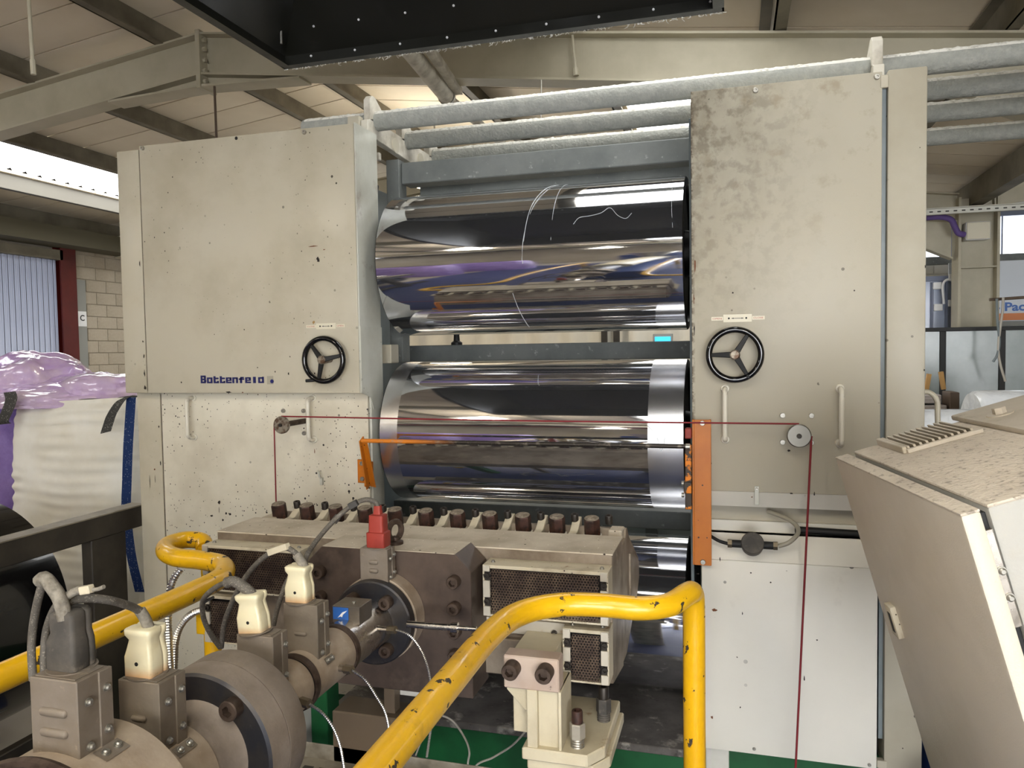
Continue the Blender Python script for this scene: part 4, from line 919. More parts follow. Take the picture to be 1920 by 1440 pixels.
def plug(label, c, w, d, h, mat, tilt=(0, 0, 1), kind='ceramic'):
    """two moulded halves with a waist, split line facing +X"""
    t = thing('heater_plug', label, 'plug', c, 'plugs on the heater boxes')
    C0 = Vector(c); q = Vector((0, 0, 1)).rotation_difference(Vector(tilt).normalized())
    if kind == 'ceramic': prof = [(0, 1), (.02, 1.03), (.42, 1.03), (.60, .90), (.78, .80), (.90, .98), (1.0, 1.0), (1.03, .93)]
    elif kind == 'rubber': prof = [(0, .90), (.04, .98), (.30, .98), (.48, .95), (.62, .80), (.86, .82), (.95, .80), (1.0, .6)]
    else: prof = [(0, 1.0), (.03, 1.05), (.36, 1.05), (.38, .86), (.78, .82), (.80, .45), (1.0, .36)]
    for side, (ya, yb) in enumerate(((-.5, .08), (.11, .42 if kind != 'red' else .5))):
        if kind == 'red' and side: continue
        if kind == 'red': ya, yb = -.5, .5
        bm = bmesh.new(); rings = []
        for tt, k in prof:
            ring = []; hw = w/2*k
            y0_, y1_ = ya*d, yb*d
            if kind == 'red': y0_ *= k; y1_ *= k
            elif side == 0: y0_ = ya*d*(k if k < 1 else 1)
            r_ = min(.006, hw*.4)
            for cx, cy, sa in ((hw-r_, y1_-r_*.3 if side == 0 and kind != 'red' else y1_-r_, 0), (-(hw-r_), y1_-r_, 90), (-(hw-r_), y0_+r_, 180), (hw-r_, y0_+r_, 270)):
                for j in range(4):
                    a = R(sa+30*j); ring.append(bm.verts.new(C0+q @ Vector((cx+r_*math.cos(a), cy+r_*math.sin(a), tt*h))))
            rings.append(ring)
        n = len(rings[0])
        for a_, b_ in zip(rings, rings[1:]):
            for i in range(n): bm.faces.new((a_[i], a_[(i+1) % n], b_[(i+1) % n], b_[i]))
        bm.faces.new(rings[0][::-1]); bm.faces.new(rings[-1])
        p_ = fin('half_shell' if kind != 'red' else 'body', bm, mat, t, smooth=True, angle=50)
        if kind == 'ceramic' and side == 0:
            cyl('screw_hole', 'black_matte', p_, C0+q @ Vector((.0, -d*.5-.0006, h*.30)), C0+q @ Vector((.0, -d*.5+.006, h*.30)), .0032, 12)
    lathe('base_washer', 'box_tan', t, C0-q @ Vector((0, 0, .0005)), q @ Vector((0, 0, 1)), [(-.001, 0), (-.001, w*.62), (.0015, w*.62), (.0015, 0)], 24)
    return t
pA = plug('dark grey rubber plug with tape-wrapped cable on the double-louvred box', (-.888, .842, 1.218), .052, .046, .082, 'rubber_dark', (0, 0, 1), 'rubber')
pB = plug('white ceramic plug with scorched base beside the yellow rail', (-.886, .980, 1.153), .050, .046, .072, 'ceramic')
pC = plug('white ceramic plug tilting over the box behind the big flanges', (-.893, 1.272, 1.114), .052, .042, .072, 'ceramic', (-.10, 0, 1))
pD = plug('white ceramic plug standing before the die with a looped cable', (-.892, 1.432, 1.122), .052, .042, .074, 'ceramic')
pE = plug('red rubber plug on the box nearest the die', (-.876, 1.778, 1.152), .048, .042, .105, 'red_rubber', (0, 0, 1), 'red')
def cab(parent, pts, Y, r, mat='braid', name='cable', seg_=10):
    ys = Y if isinstance(Y, (list, tuple)) else [Y]*len(pts)
    return tube(name, mat, parent, [at(*p, Y=y_) for p, y_ in zip(pts, ys)], r, seg_, 8)
cab(pA, [(122, 1162), (117, 1138), (110, 1118), (98, 1100), (84, 1084), (73, 1090)], [.83, .83, .83, .835, .84, .84], .0095, 'tape_grey', 'taped_lead')
cab(pA, [(80, 1092), (70, 1130), (62, 1175), (59, 1220), (62, 1275)], [.84, .85, .86, .86, .86], .0056)
cab(pA, [(110, 1128), (97, 1150), (86, 1182), (82, 1222), (82, 1265)], [.85, .86, .87, .87, .87], .0050)
cab(pA, [(118, 1135), (124, 1120), (146, 1107), (172, 1104)], .84, .0058, 'tape_grey', 'tag_lead')
cab(pA, [(168, 1105), (182, 1105), (195, 1100)], .84, .0028, 'tape_grey', 'tag_end')
q0, q1 = at(153, 1107, Y=.838), at(172, 1104, Y=.838); bar('tag_sleeve', 'cover_cream', pA, q0, q1, .011, .011)
cab(pB, [(118, 1140), (135, 1126), (167, 1122), (208, 1126), (245, 1137), (263, 1146)], [.84, .85, .87, .9, .95, .97], .0062)
cab(pB, [(262, 1144), (272, 1160), (281, 1182)], [.97, .975, .98], .0085, 'tape_grey', 'sleeve')
cab(pC, [(476, 1120), (466, 1108), (452, 1097), (437, 1090), (424, 1093)], 1.272, .0105, 'braid', 'sleeve')
cab(pC, [(430, 1092), (412, 1097), (390, 1113), (380, 1130), (382, 1160), (396, 1190), (413, 1214)], [1.272, 1.29, 1.30, 1.32, 1.34, 1.36, 1.38], .0055)
cab(pC, [(400, 1120), (388, 1126), (380, 1132)], [1.31, 1.315, 1.32], .003, 'wire_dark', 'tape_end')
cab(pD, [(573, 1068), (568, 1058), (562, 1048), (556, 1040)], 1.432, .010, 'tape_grey', 'sleeve')
cab(pD, [(560, 1048), (553, 1036), (533, 1027), (503, 1039), (474, 1065), (452, 1096), (433, 1134), (420, 1172), (415, 1214)], [1.44, 1.44, 1.44, 1.45, 1.46, 1.47, 1.48, 1.49, 1.5], .0060)
q0, q1 = at(505, 1036, Y=1.445), at(540, 1024, Y=1.435); bar('tag_sleeve', 'cover_cream', pD, q0, q1, .014, .014)
cab(pD, [(578, 1035), (566, 1062), (550, 1074), (535, 1098), (521, 1138), (513, 1172)], [1.46, 1.46, 1.46, 1.46, 1.46, 1.46], .0055)
cab(pE, [(709, 953), (704, 942), (686, 937), (664, 945), (638, 965), (616, 987), (594, 1013), (577, 1038), (570, 1058)], [1.778, 1.775, 1.76, 1.74, 1.72, 1.70, 1.66, 1.62, 1.56], .0062)
for a_, b_ in (((655, 950), (670, 942)), ((626, 978), (634, 968))):
    bar('cable_tie', 'wire_dark', pE, at(*a_, Y=1.73), at(*b_, Y=1.735), .016, .016)
# thermocouples
for i, (pts, ys, lb) in enumerate((([(716, 1179), (728, 1180), (742, 1181)], [1.66, 1.655, 1.65], 'braided thermocouple lead plugged into the chrome pipe'), ([(632, 1252), (646, 1254), (660, 1256)], [1.47, 1.465, 1.46], 'braided thermocouple lead plugged into single-louvred heater band'), ([(548, 1311), (564, 1315), (580, 1320)], [1.29, 1.285, 1.28], 'braided thermocouple lead plugged in behind the big flanges'))):
    t = thing('thermocouple', lb, 'sensor', at(*pts[0], Y=ys[0]), 'thermocouples on the melt pipe')
    P = [at(*p, Y=y_) for p, y_ in zip(pts, ys)]
    cyl('fitting', 'pipe_chrome', t, P[0]+(P[0]-P[1])*.6, P[1], .0075, 14, .001); cyl('cap_nut', 'brass', t, P[1], P[2], .0095, 6)
    tails = [[(742, 1181), (765, 1190), (785, 1212), (800, 1245), (808, 1285), (812, 1330), (800, 1420)], [(660, 1256), (685, 1275), (705, 1305), (722, 1335), (730, 1375), (735, 1440)], [(580, 1320), (605, 1338), (625, 1365), (638, 1400), (645, 1440)]][i]
    ribbed('lead', 'flex_steel', t, [at(*p, Y=ys[2]+.01*k) for k, p in enumerate(tails)], .0034, .0045, 8, .35)

# ------------------------------------------------------------------ guard rails
def rail(label, pts, legs):
    t = thing('guard_rail', label, 'rail', (pts[len(pts)//2][0], pts[len(pts)//2][1], 0))
    tube('rail_tube', 'yellow', t, pts, .026, 24, 10)
    for (x_, y_) in legs: tube('leg', 'yellow', t, [(x_, y_, .0), (x_, y_, 1.06)], .0255, 20)
    return t
rail('yellow tubular guard rail bending outward in front of the perforated covers', [(-.46, -1.2, 1.08), (-.462, -.2, 1.08), (-.468, .7, 1.08), (-.472, 1.2, 1.08), (-.47, 1.46, 1.08), (-.44, 1.58, 1.082), (-.37, 1.645, 1.083), (-.28, 1.672, 1.08), (-.20, 1.68, 1.077), (-.14, 1.715, 1.078), (-.105, 1.775, 1.085), (-.094, 1.815, 1.075), (-.092, 1.83, 1.03), (-.092, 1.832, .9), (-.092, 1.832, .4), (-.092, 1.832, 0)], [(-.46, -1.0)])
lr = rail('yellow tubular guard rail with S-bend end beside the lettered cabinet', [(-1.262, -1.2, 1.08), (-1.262, -.2, 1.08), (-1.260, .7, 1.08), (-1.255, 1.2, 1.08), (-1.25, 1.52, 1.08), (-1.262, 1.66, 1.08), (-1.33, 1.755, 1.08), (-1.42, 1.785, 1.08), (-1.51, 1.795, 1.08), (-1.585, 1.84, 1.08), (-1.635, 1.91, 1.08), (-1.625, 1.975, 1.08), (-1.575, 1.985, 1.075), (-1.545, 1.96, 1.06)], [(-1.26, -1.0)])
tube('leg', 'yellow', lr, [(-1.545, 1.965, 1.07), (-1.54, 1.975, .9), (-1.54, 1.975, .0)], .0255, 20)
box('leg_clamp', 'yellow', lr, (-1.575, 1.945, .80), (-1.50, 1.955, .87), .002)
# metal flexible conduits behind the rail
fc = thing('flexible_conduit', 'ribbed metal conduit hanging straight behind the rail beside white plug', 'conduit', at(318, 1250, Y=1.6))
ribbed('hose', 'flex_steel', fc, [at(338, 1068, Y=1.9), at(326, 1085, Y=1.88), at(318, 1110, Y=1.86), at(315, 1160, Y=1.85), at(317, 1220, Y=1.85), at(320, 1290, Y=1.85), at(321, 1440, Y=1.85)], .0115, .008, 12, .22)
fc = thing('flexible_conduit', 'ribbed metal conduit curving out from under the S-bend', 'conduit', at(330, 1250, Y=1.9))
ribbed('hose', 'flex_steel', fc, [at(385, 1142, Y=1.93), at(362, 1150, Y=1.93), at(342, 1168, Y=1.93), at(330, 1198, Y=1.93), at(327, 1240, Y=1.93), at(326, 1300, Y=1.93)], .0115, .008, 12, .22)

# ------------------------------------------------------------------ die support bracket
bk = thing('support_bracket', 'cream cast T-bracket bolted under the die with two socket bolts', 'bracket', (-.42, 1.85, 0))
box('head_plate', 'bracket_pink', bk, (-.538, 1.75, .832), (-.401, 1.80, .913), .003)
for x_ in (-.514, -.432): inst('bolt', mesh_of(socket_bm(.0205, .034, .0115, .016, 30), 'bracket_bolt_mesh', 'bolt_brown'), bk, (x_, 1.75, .884), (0, -1, 0), spin=x_*20)
prism('web', 'bracket_cream', bk, [(-.482, .69), (-.482, .832), (-.456, .832), (-.456, .69)], 1.751, 1.90, 'y', .002)
box('recess_plate', 'bracket_cream', bk, (-.457, 1.765, .69), (-.398, 1.87, .834), .002)
box('edge_rib', 'bracket_cream', bk, (-.404, 1.752, .69), (-.397, 1.87, .834), .001)
prism('gusset', 'bracket_cream', bk, [(-.535, .833), (-.482, .833), (-.482, .775), (-.49, .775), (-.535, .822)], 1.765, 1.90, 'y', .001)
prism('gusset', 'bracket_cream', bk, [(1.90, .84), (2.02, .70), (1.90, .70)], -.47, -.45, 'x', .001)
box('back_plate', 'bracket_cream', bk, (-.53, 1.801, .70), (-.425, 1.94, .905), .002)
prism('foot_plate', 'bracket_cream', bk, [(-.494, 1.745), (-.335, 1.745), (-.30, 1.80), (-.30, 2.05), (-.494, 2.05)], .662, .692, 'z', .003)
prism('base_plate', 'bracket_cream', bk, [(-.485, 1.76), (-.325, 1.76), (-.29, 1.815), (-.29, 2.05), (-.485, 2.05)], .632, .660, 'z', .003)
cyl('pedestal', 'tray_low', bk, (-.40, 1.90, .0), (-.40, 1.90, .631), .075, 32)
for (x_, y_, dk) in ((-.365, 1.785, 0), (-.325, 1.93, 1)):
    m1, m2 = ('tray_low', 'bolt_rust') if not dk else ('rubber_dark', 'screw_dark')
    jb = lathe('jack_bolt', 'zinc' if not dk else 'rubber_dark', bk, (x_, y_, .692), (0, 0, 1), [(0, 0), (0, .017)]+[(.003+.003*k, .017 if k % 2 else .0155) for k in range(7)]+[(.024, .017), (.024, 0)], 20)
    inst('jack_nut', mesh_of(hex_bm(.0195, .036), 'jack_nut_mesh', m1, False), jb, (x_, y_, .714)); inst('jack_screw', mesh_of(socket_bm(.0135, .03, .0085, .012, 24), 'jack_screw_mesh', m2), jb, (x_, y_, .75))

# ------------------------------------------------------------------ things under the die and pipe
ct = thing('die_trolley', 'brown post and speckled grey panels under the die block', 'trolley', (-1.0, 2.05, 0))
box('panel', 'grey_panel', ct, (-1.36, 2.12, .62), (-1.02, 2.13, .738), .001)
box('panel', 'grey_panel', ct, (-.985, 2.12, .60), (-.90, 2.13, .738), .001)
box('post', 'post_brown', ct, (-1.02, 2.08, .0), (-.985, 2.12, .738), .002)
box('foot_block', 'post_brown', ct, (-1.18, 2.05, .40), (-.96, 2.16, .56), .004)
box('leg', 'green', ct, (-1.32, 2.16, .0), (-1.26, 2.24, .62), .003)
box('grey_box', 'grey_panel', ct, (-1.50, 2.07, .36), (-1.33, 2.2, .58), .006)
ty = thing('cable_tray', 'long grey slotted cable tray lying below the melt pipe', 'cable tray', (-1.0, 2.0, .40))
box('tray_floor', 'tray_low', ty, (-1.48, 1.86, .40), (-.55, 2.05, .404), 0)
box('tray_side', 'tray_low', ty, (-1.48, 1.85, .40), (-.55, 1.855, .45), .001); box('tray_side', 'tray_low', ty, (-1.48, 2.05, .40), (-.55, 2.055, .45), .001)
for i in range(16):
    for k in range(3): box('slot', 'wire_dark', ty, (-1.45+i*.05, 1.88+k*.055, .4041), (-1.43+i*.05+.012, 1.895+k*.055, .4046), 0)
for i, (lb, pts, Z, r, m_) in enumerate((('pale wire looping across the green plinth', [(826, 1340), (850, 1353), (872, 1385), (880, 1410), (877, 1436)], None, .0035, 'wire_white'), ('pale wire running up to the support bracket', [(985, 1372), (960, 1398), (925, 1420), (890, 1440)], None, .0035, 'wire_white'), ('thin pale wire dropping behind the yellow rail', [(806, 1362), (790, 1390), (778, 1420), (770, 1440)], None, .003, 'wire_white'), ('dark wire crossing the grey cable tray', [(768, 1408), (785, 1425), (800, 1440)], None, .006, 'wire_dark'))):
    t = tube('loose_wire', m_, None, [at(*p, Y=2.35) for p in pts]+[at(pts[-1][0], 1500, Y=2.35)], r, 8, 8); props(t, lb, 'wire', 'loose wires under the die')

# ------------------------------------------------------------------ control console (leaning)
N0 = Vector((.305, 1.088, 1.446)); vv = Vector((-.1698, .9855, 0)).normalized(); exx = Vector((vv.y, -vv.x, 0)); th = R(16.5)
uu = math.cos(th)*exx+math.sin(th)*Vector((0, 0, 1)); ww = -math.sin(th)*exx+math.cos(th)*Vector((0, 0, 1))
MC = Matrix.Identity(4)
for i in range(3): MC[i][0] = uu[i]; MC[i][1] = vv[i]; MC[i][2] = ww[i]; MC[i][3] = N0[i]
con = thing('control_console', 'dusty beige control console leaning beside the plain cabinet', 'console', (.75, 1.35, 0))
def cbox(name, mat, lo, hi, bev=.004, parent=con, sg=2): return fin(name, xf(box_bm(lo, hi, bev, sg), MC), mat, parent, smooth=True)
cbox('body', 'console_white', (.0, .0, -.75), (.62, .506, -.004), .005)
cbox('top_dust', 'console_top', (.0, .0, -.006), (.62, .506, .0), .003)
dr = cbox('door', 'console_face', (-.038, -.012, -.78), (-.013, .498, -.002), .004)
cbox('door_rim', 'console_top', (-.0375, -.0115, -.003), (-.0135, .4975, .0005), .001, dr)
cbox('gasket', 'black_matte', (-.0135, .01, -.74), (.001, .49, -.012), 0, con, 1)
lt = cbox('latch', 'cover_cream', (-.048, .40, -.325), (-.037, .43, -.265), .002, dr)
cbox('latch_slot', 'black_matte', (-.0485, .408, -.315), (-.0478, .420, -.278), 0, lt, 1)
hg = cbox('hinge_plate', 'pipe_chrome', (-.012, -.003, -.16), (-.002, .002, -.03), .001, con, 1)
for w_ in (-.12, -.085): inst('hinge_screw', PAN, hg, N0+uu*-.007+ww*w_+vv*-.003, -vv)
vt = cbox('vent_frame', 'lid_paint', (.044, .375, .0), (.052, .500, .012), .001, con, 1)
for i in range(11):
    u0 = .056+i*.0108
    fb = prism_bm([(u0, .0), (u0+.004, .0), (u0+.001, .011), (u0-.003, .011)], .378, .500, 'y'); fin('vent_fin', xf(fb, MC), 'lid_paint', vt)
cbox('vent_end', 'lid_paint', (.050, .368, .0), (.178, .378, .007), .001, vt, 1); cbox('vent_slot', 'black_matte', (.053, .379, .0002), (.17, .5, .001), 0, vt, 1)
ld = cbox('raised_lid', 'lid_paint', (.196, .02, .0), (.6, .53, .010), .003, con)
lathe('lid_washer', 'lid_paint', ld, N0+uu*.236+vv*.425+ww*.010, ww, [(0, 0), (0, .022), (.002, .022), (.002, 0)], 24)
inst('lid_bolt', mesh_of(hex_bm(.011, .011), 'lid_bolt_mesh', 'lid_paint', False), ld, N0+uu*.236+vv*.425+ww*.012, ww)
0 and fin('lid_rim', xf(lathe_bm((.345, .475, .010), (0, 0, 1), [(0, 0), (0, .075), (.006, .075), (.006, 0)], 40), MC), 'lid_paint', ld)
tube('stand', 'grey_paint', con, [N0+uu*.3+vv*.25-ww*.74, (N0.x+.55, N0.y+.2, .35), (N0.x+.55, N0.y+.2, 0)], .05, 16)

# ------------------------------------------------------------------ fume hood
hd = thing('fume_hood', 'black sheet-metal fume hood hanging above the die', 'hood', (-.85, 2.0, 2.75))
hx0, hx1, hy0, hy1, hz0, hz1 = -1.672, -.028, .55, 2.68, 2.75, 3.12
def quad(name, mat, parent, pts, th=.006):
    bm = bmesh.new(); v = [bm.verts.new(p) for p in pts]; f = bm.faces.new(v)
    bmesh.ops.recalc_face_normals(bm, faces=[f]); bmesh.ops.solidify(bm, geom=[f], thickness=th); return fin(name, bm, mat, parent)
ix0, ix1, iy0, iy1 = hx0+.28, hx1-.28, hy0+.3, hy1-.3
quad('rear_slope', 'black_paint', hd, [(hx0, hy1, hz0+.05), (hx1, hy1, hz0+.05), (ix1, iy1, hz1), (ix0, iy1, hz1)])
quad('front_slope', 'black_paint', hd, [(hx0, hy0, hz0+.05), (hx1, hy0, hz0+.05), (ix1, iy0, hz1), (ix0, iy0, hz1)])
quad('left_slope', 'black_paint', hd, [(hx0, hy0, hz0+.05), (hx0, hy1, hz0+.05), (ix0, iy1, hz1), (ix0, iy0, hz1)])
quad('right_slope', 'black_paint', hd, [(hx1, hy0, hz0+.05), (hx1, hy1, hz0+.05), (ix1, iy1, hz1), (ix1, iy0, hz1)])
quad('crown', 'black_paint', hd, [(ix0, iy0, hz1), (ix1, iy0, hz1), (ix1, iy1, hz1), (ix0, iy1, hz1)])
for nm, lo, hi in (('rim', (hx0, hy1-.006, hz0), (hx1, hy1, hz0+.055)), ('rim', (hx0, hy0, hz0), (hx1, hy0+.006, hz0+.055)), ('rim', (hx0, hy0, hz0), (hx0+.006, hy1, hz0+.055)), ('rim', (hx1-.006, hy0, hz0), (hx1, hy1, hz0+.055)),
                   ('rim_lip', (hx0, hy1-.035, hz0), (hx1, hy1-.006, hz0+.004)), ('rim_lip', (hx1-.035, hy0, hz0), (hx1-.006, hy1-.035, hz0+.004)), ('rim_lip', (hx0+.006, hy0, hz0), (hx0+.035, hy1-.035, hz0+.004))): box(nm, 'black_paint', hd, lo, hi, 0)
hole_dot = mesh_of(lathe_bm((0, 0, 0), (0, 0, 1), [(0, .0045), (.003, .004), (.004, 0)], 10), 'hole_dot_mesh', 'paper')  # white dots paint the light showing through the rivet holes
for i in range(9):
    x_ = hx0+.12+i*.185
    inst('rivet_dot', hole_dot, hd, (x_, hy1-.0075, hz0+.035), (0, -1, 0))
    k = .22; inst('rivet_dot', hole_dot, hd, (x_+.05, hy1-.3*k-.004, hz0+.05+(hz1-hz0-.05)*k-.004), (0, -.77, -.63))
cyl('duct', 'black_paint', hd, (-.85, 1.6, hz1), (-.85, 1.6, 3.55), .16, 32)
for x_ in (hx0+.05, hx1-.05):
    for y_ in (hy0+.1, hy1-.1): cyl('hanger_rod', 'zinc', hd, (x_, y_, hz0+.055), (x_, y_, 3.5), .005, 8)
# lint fringe on the rear rim
bm = bmesh.new()
for i in range(220):
    x_ = random.uniform(hx0, hx1); l_ = random.uniform(.002, .008)*(2 if random.random() < .12 else 1)
    P = [Vector((x_, hy1-.002+random.uniform(-.002, .002), hz0+.002)), Vector((x_+random.uniform(-.006, .006), hy1-.002, hz0-l_*.5)), Vector((x_+random.uniform(-.01, .01), hy1-.002, hz0-l_))]
    tube_bm(spline(P, 3), .0009, 4, bm=bm)
o = fin('lint_fringe', bm, 'dust_lint', hd); o['kind'] = 'stuff'

# ================================================================== LEFT BACKGROUND
def bulk_bag(label, cx, cy, w, d, h, mat, seed, wr=1):
    t = thing('bulk_bag', label, 'bag', (cx, cy, 0))
    def f(u, v):
        a = 2*PI*u; c, s = math.cos(a), math.sin(a); e = 3.2
        k = (abs(c)**e+abs(s)**e)**(-1/e)
        z = h*v; bul = 1+.10*math.sin(PI*min(1, v*1.02))**.8
        if v > .93: bul *= 1-.10*((v-.93)/.07)**2
        zw = z*95+3.0*nz((a*1.3, z*2.2, seed))
        wk = wr*(.0035*math.sin(zw)*max(0, .3+nz((a*2.2, z*5, seed+3)))*2+.012*nz((a*1.6, z*9, seed))+.012*nz((a*5, z*2, seed+7)))
        p = Vector((cx+c*k*w/2*bul, cy+s*k*d/2*bul, z+.02*nz((a, 3, seed)) if v > .9 else z))
        return p+Vector((c, s, 0))*wk
    fin('body', grid_bm(110, 200, f, True), mat, t, smooth=True, angle=80)
    return t, f
bg1, f1 = bulk_bag('white bulk bag with grey loops and blue side strap', -3.74, 3.95, .95, .88, 1.40, 'bag_white', 1)
def topcap(u, v): 
    a = 2*PI*u; p = f1(u, 1.0); c = Vector((-3.74, 3.95, 1.40)); q = p.lerp(c, v); q.z -= .05*math.sin(v*PI/2)+.02*nz((q.x*5, q.y*5, 2)); return q
fin('top_cover', grid_bm(60, 12, topcap, True), 'bag_white', bg1, smooth=True, angle=80)
def ribbon(name, mat, parent, pts, w, side):
    P = spline(pts, 8); bm = bmesh.new(); A = []; B = []; s = Vector(side).normalized()
    for p in P: A.append(bm.verts.new(p-s*w/2)); B.append(bm.verts.new(p+s*w/2))
    for i in range(len(P)-1): bm.faces.new((A[i], A[i+1], B[i+1], B[i]))
    bmesh.ops.solidify(bm, geom=bm.faces[:], thickness=.004); return fin(name, bm, mat, parent, smooth=True)
yb = 3.44
ribbon('side_strap', 'strap_blue', bg1, [at(246, 745, Y=yb), at(243, 790, Y=yb-.02), at(240, 840, Y=yb-.03), at(238, 900, Y=yb-.03), at(237, 960, Y=yb-.03), at(246, 1040, Y=yb-.03), at(262, 1110, Y=yb-.02)], .055, (1, .2, 0))
ribbon('lift_loop', 'strap_grey', bg1, [at(244, 742, Y=yb), at(226, 752, Y=yb-.06), at(210, 776, Y=yb-.07), at(203, 795, Y=yb-.06), at(198, 811, Y=yb-.06)], .06, (1, .3, .25))
ribbon('lift_loop', 'strap_grey', bg1, [at(18, 735, Y=yb-.02), at(21, 748, Y=yb-.06), at(14, 770, Y=yb-.08), at(5, 790, Y=yb-.08), at(10, 795, Y=yb-.05)], .07, (1, .3, .1))
bg2, f2 = bulk_bag('purple bulk bag standing next to the white one', -4.80, 3.95, .95, .88, 1.30, 'purple_bag', 9)
pf = thing('plastic_liner', 'crumpled purple plastic film piled on the bulk bags', 'film', (-4.1, 4.0, 1.38))
def film(cx, cy, cz, rx, ry, rz, seed):
    def f(u, v):
        a = 2*PI*u; b = v*PI*.52
        d = Vector((math.cos(a)*math.sin(b), math.sin(a)*math.sin(b), math.cos(b)))
        n_ = nz(d*1.5+Vector((seed, 0, 0)))*.26+nz(d*3.2+Vector((seed, 5, 0)))*.10+abs(nz(d*6+Vector((seed, 9, 0))))*.06
        return Vector((cx+d.x*rx*(1+n_), cy+d.y*ry*(1+n_), cz+d.z*rz*(1+n_)))
    return grid_bm(90, 46, f, True)
fin('film_lobe', film(-3.92, 4.0, 1.36, .56, .42, .20, 2), 'purple_film', pf, smooth=True, angle=25)
fin('film_lobe', film(-4.42, 4.0, 1.40, .40, .36, .27, 6), 'purple_film', pf, smooth=True, angle=25)
fin('film_lobe', film(-4.05, 3.70, 1.36, .45, .22, .12, 11), 'purple_film', pf, smooth=True, angle=25)
tk = bar('striped_tube', 'strap_blue', None, at(195, 702, Y=4.6), at(260, 728, Y=4.3), .04, .03); props(tk, 'blue and pink striped tube poking up behind the bags', 'tube')
br = thing('film_roll', 'large glossy black film roll behind the dark steel frame', 'film roll', (-3.22, 1.1, .05))
lathe('roll', 'black_film', br, (-3.22, -.4, .54), (0, 1, 0), [(0, .08), (0, .477), (.01, .487), (2.99, .487), (3.0, .477), (3.0, .08)], 96)
cyl('core', 'wood_dark', br, (-3.22, -.55, .54), (-3.22, 2.70, .54), .08, 24)
sf = thing('roll_stand', 'dark steel box-section stand along the black film roll', 'stand', (-2.56, 1.6, 0))
box('top_rail', 'frame_black', sf, (-2.60, -.3, .883), (-2.56, 2.86, .978), .004)
box('rail_edge', 'frame_edge', sf, (-2.64, -.3, .976), (-2.559, 2.86, .981), 0)
box('post', 'frame_black', sf, (-2.62, 2.55, 0), (-2.565, 2.74, .885), .004); box('post', 'frame_black', sf, (-2.62, .2, 0), (-2.565, .36, .885), .004)
box('low_rail', 'frame_black', sf, (-2.61, -.3, .10), (-2.57, 2.86, .2), .004)
box('cradle', 'frame_black', sf, (-3.4, 2.66, .40), (-2.62, 2.70, .45), .002)
# hanging rod and bits by the roof
hr = cyl('hanging_conduit', 'rafter', None, at(52, -30, Y=2.6), at(62, 132, Y=2.6), .008, 12); props(hr, 'thin cream conduit hanging down from the roof', 'conduit')
cyl('gland', 'rafter', hr, at(61, 112, Y=2.6), at(63, 140, Y=2.6), .011, 8)
rd = cyl('drop_rod', 'wood_dark', None, at(402, 160, Y=4.45), at(406, 262, Y=4.45), .008, 8); props(rd, 'thin dark rod hanging from the roof apex', 'rod')
od = thing('overhead_duct', 'white overhead pipe with clamp collar and side channel near the ridge', 'pipe', at(820, 140, Z=3.25))
pa = at(745, 66, Z=3.24); pb = at(838, 182, Z=3.24)
cyl('large_pipe', 'white_dirty', od, pa, pb, .048, 24); pc = at(945, 272, Z=3.23)
cyl('small_pipe', 'white_dirty', od, pb, pc, .030, 20)
dd = (pb-pa).normalized(); lathe('collar', 'zinc', od, pb-dd*.02, dd, [(0, .04), (0, .054), (.03, .054), (.03, .03)], 24)
bar('side_channel', 'white_dirty', od, pa+Vector((.10, 0, .02)), at(860, 172, Z=3.28), .05, .04)
wc = tube('hanging_wire', 'zinc', None, [at(1015, 150, Y=4.4), at(1014, 240, Y=4.4)], .004, 6); props(wc, 'thin wire hanging below the rafter', 'wire')
bd = cyl('beam_rod', 'rafter', None, at(1073, 66, Y=4.41), at(1080, 135, Y=4.41), .008, 8); props(bd, 'short rod fixed to the rafter web', 'rod')
cyl('bracket', 'rafter', bd, at(1079, 128, Y=4.41), at(1080, 142, Y=4.41), .018, 8)

# ================================================================== RIGHT BACKGROUND
sc = thing('steel_column', 'cream steel column carrying a junction box and cable tray', 'column', (2.26, 8.5, 0))
box('flange', 'rafter', sc, (2.085, 8.38, 0), (2.11, 8.62, 3.05), .002); box('flange', 'rafter', sc, (2.415, 8.38, 0), (2.44, 8.62, 3.05), .002); box('web', 'rafter', sc, (2.11, 8.49, 0), (2.415, 8.505, 3.05), 0)
for z_ in (2.37, 2.95): box('stiffener', 'rafter', sc, (2.11, 8.39, z_), (2.415, 8.49, z_+.014), 0)
jb = thing('junction_box', 'pale plastic junction box on the cream column', 'junction box', (2.3, 8.36, 2.45))
a_, b_ = at(1811, 450, Y=8.33), at(1858, 414, Y=8.33)
box('case', 'paper', jb, (a_.x, 8.33, a_.z), (b_.x, 8.46, b_.z), .008); box('lid', 'plate_cream', jb, (a_.x+.006, 8.322, a_.z+.006), (b_.x-.006, 8.33, b_.z-.006), .004)
pcb = tube('purple_cable', 'purple_cable', None, [at(1737, 408, Y=8.3), at(1765, 407, Y=8.3), at(1783, 412, Y=8.3), at(1790, 425, Y=8.3), at(1797, 437, Y=8.3), at(1808, 440, Y=8.32)], .028, 10); props(pcb, 'bunch of purple cable running into the junction box', 'cable')
tr_ = thing('cable_tray', 'pale perforated cable tray passing in front of the cream column', 'cable tray', (2.6, 8.0, 2.7))
za = at(1740, 398, Y=8.1).z
box('web', 'tray', tr_, (1.2, 8.1, za-.03), (4.2, 8.105, za+.03), 0); box('lip', 'tray', tr_, (1.2, 8.06, za+.024), (4.2, 8.1, za+.03), 0); box('lip', 'tray', tr_, (1.2, 8.06, za-.03), (4.2, 8.1, za-.024), 0)
for i in range(36): box('slot', 'wire_dark', tr_, (1.7+i*.068, 8.098, za-.006), (1.7+i*.068+.03, 8.0995, za+.006), 0)
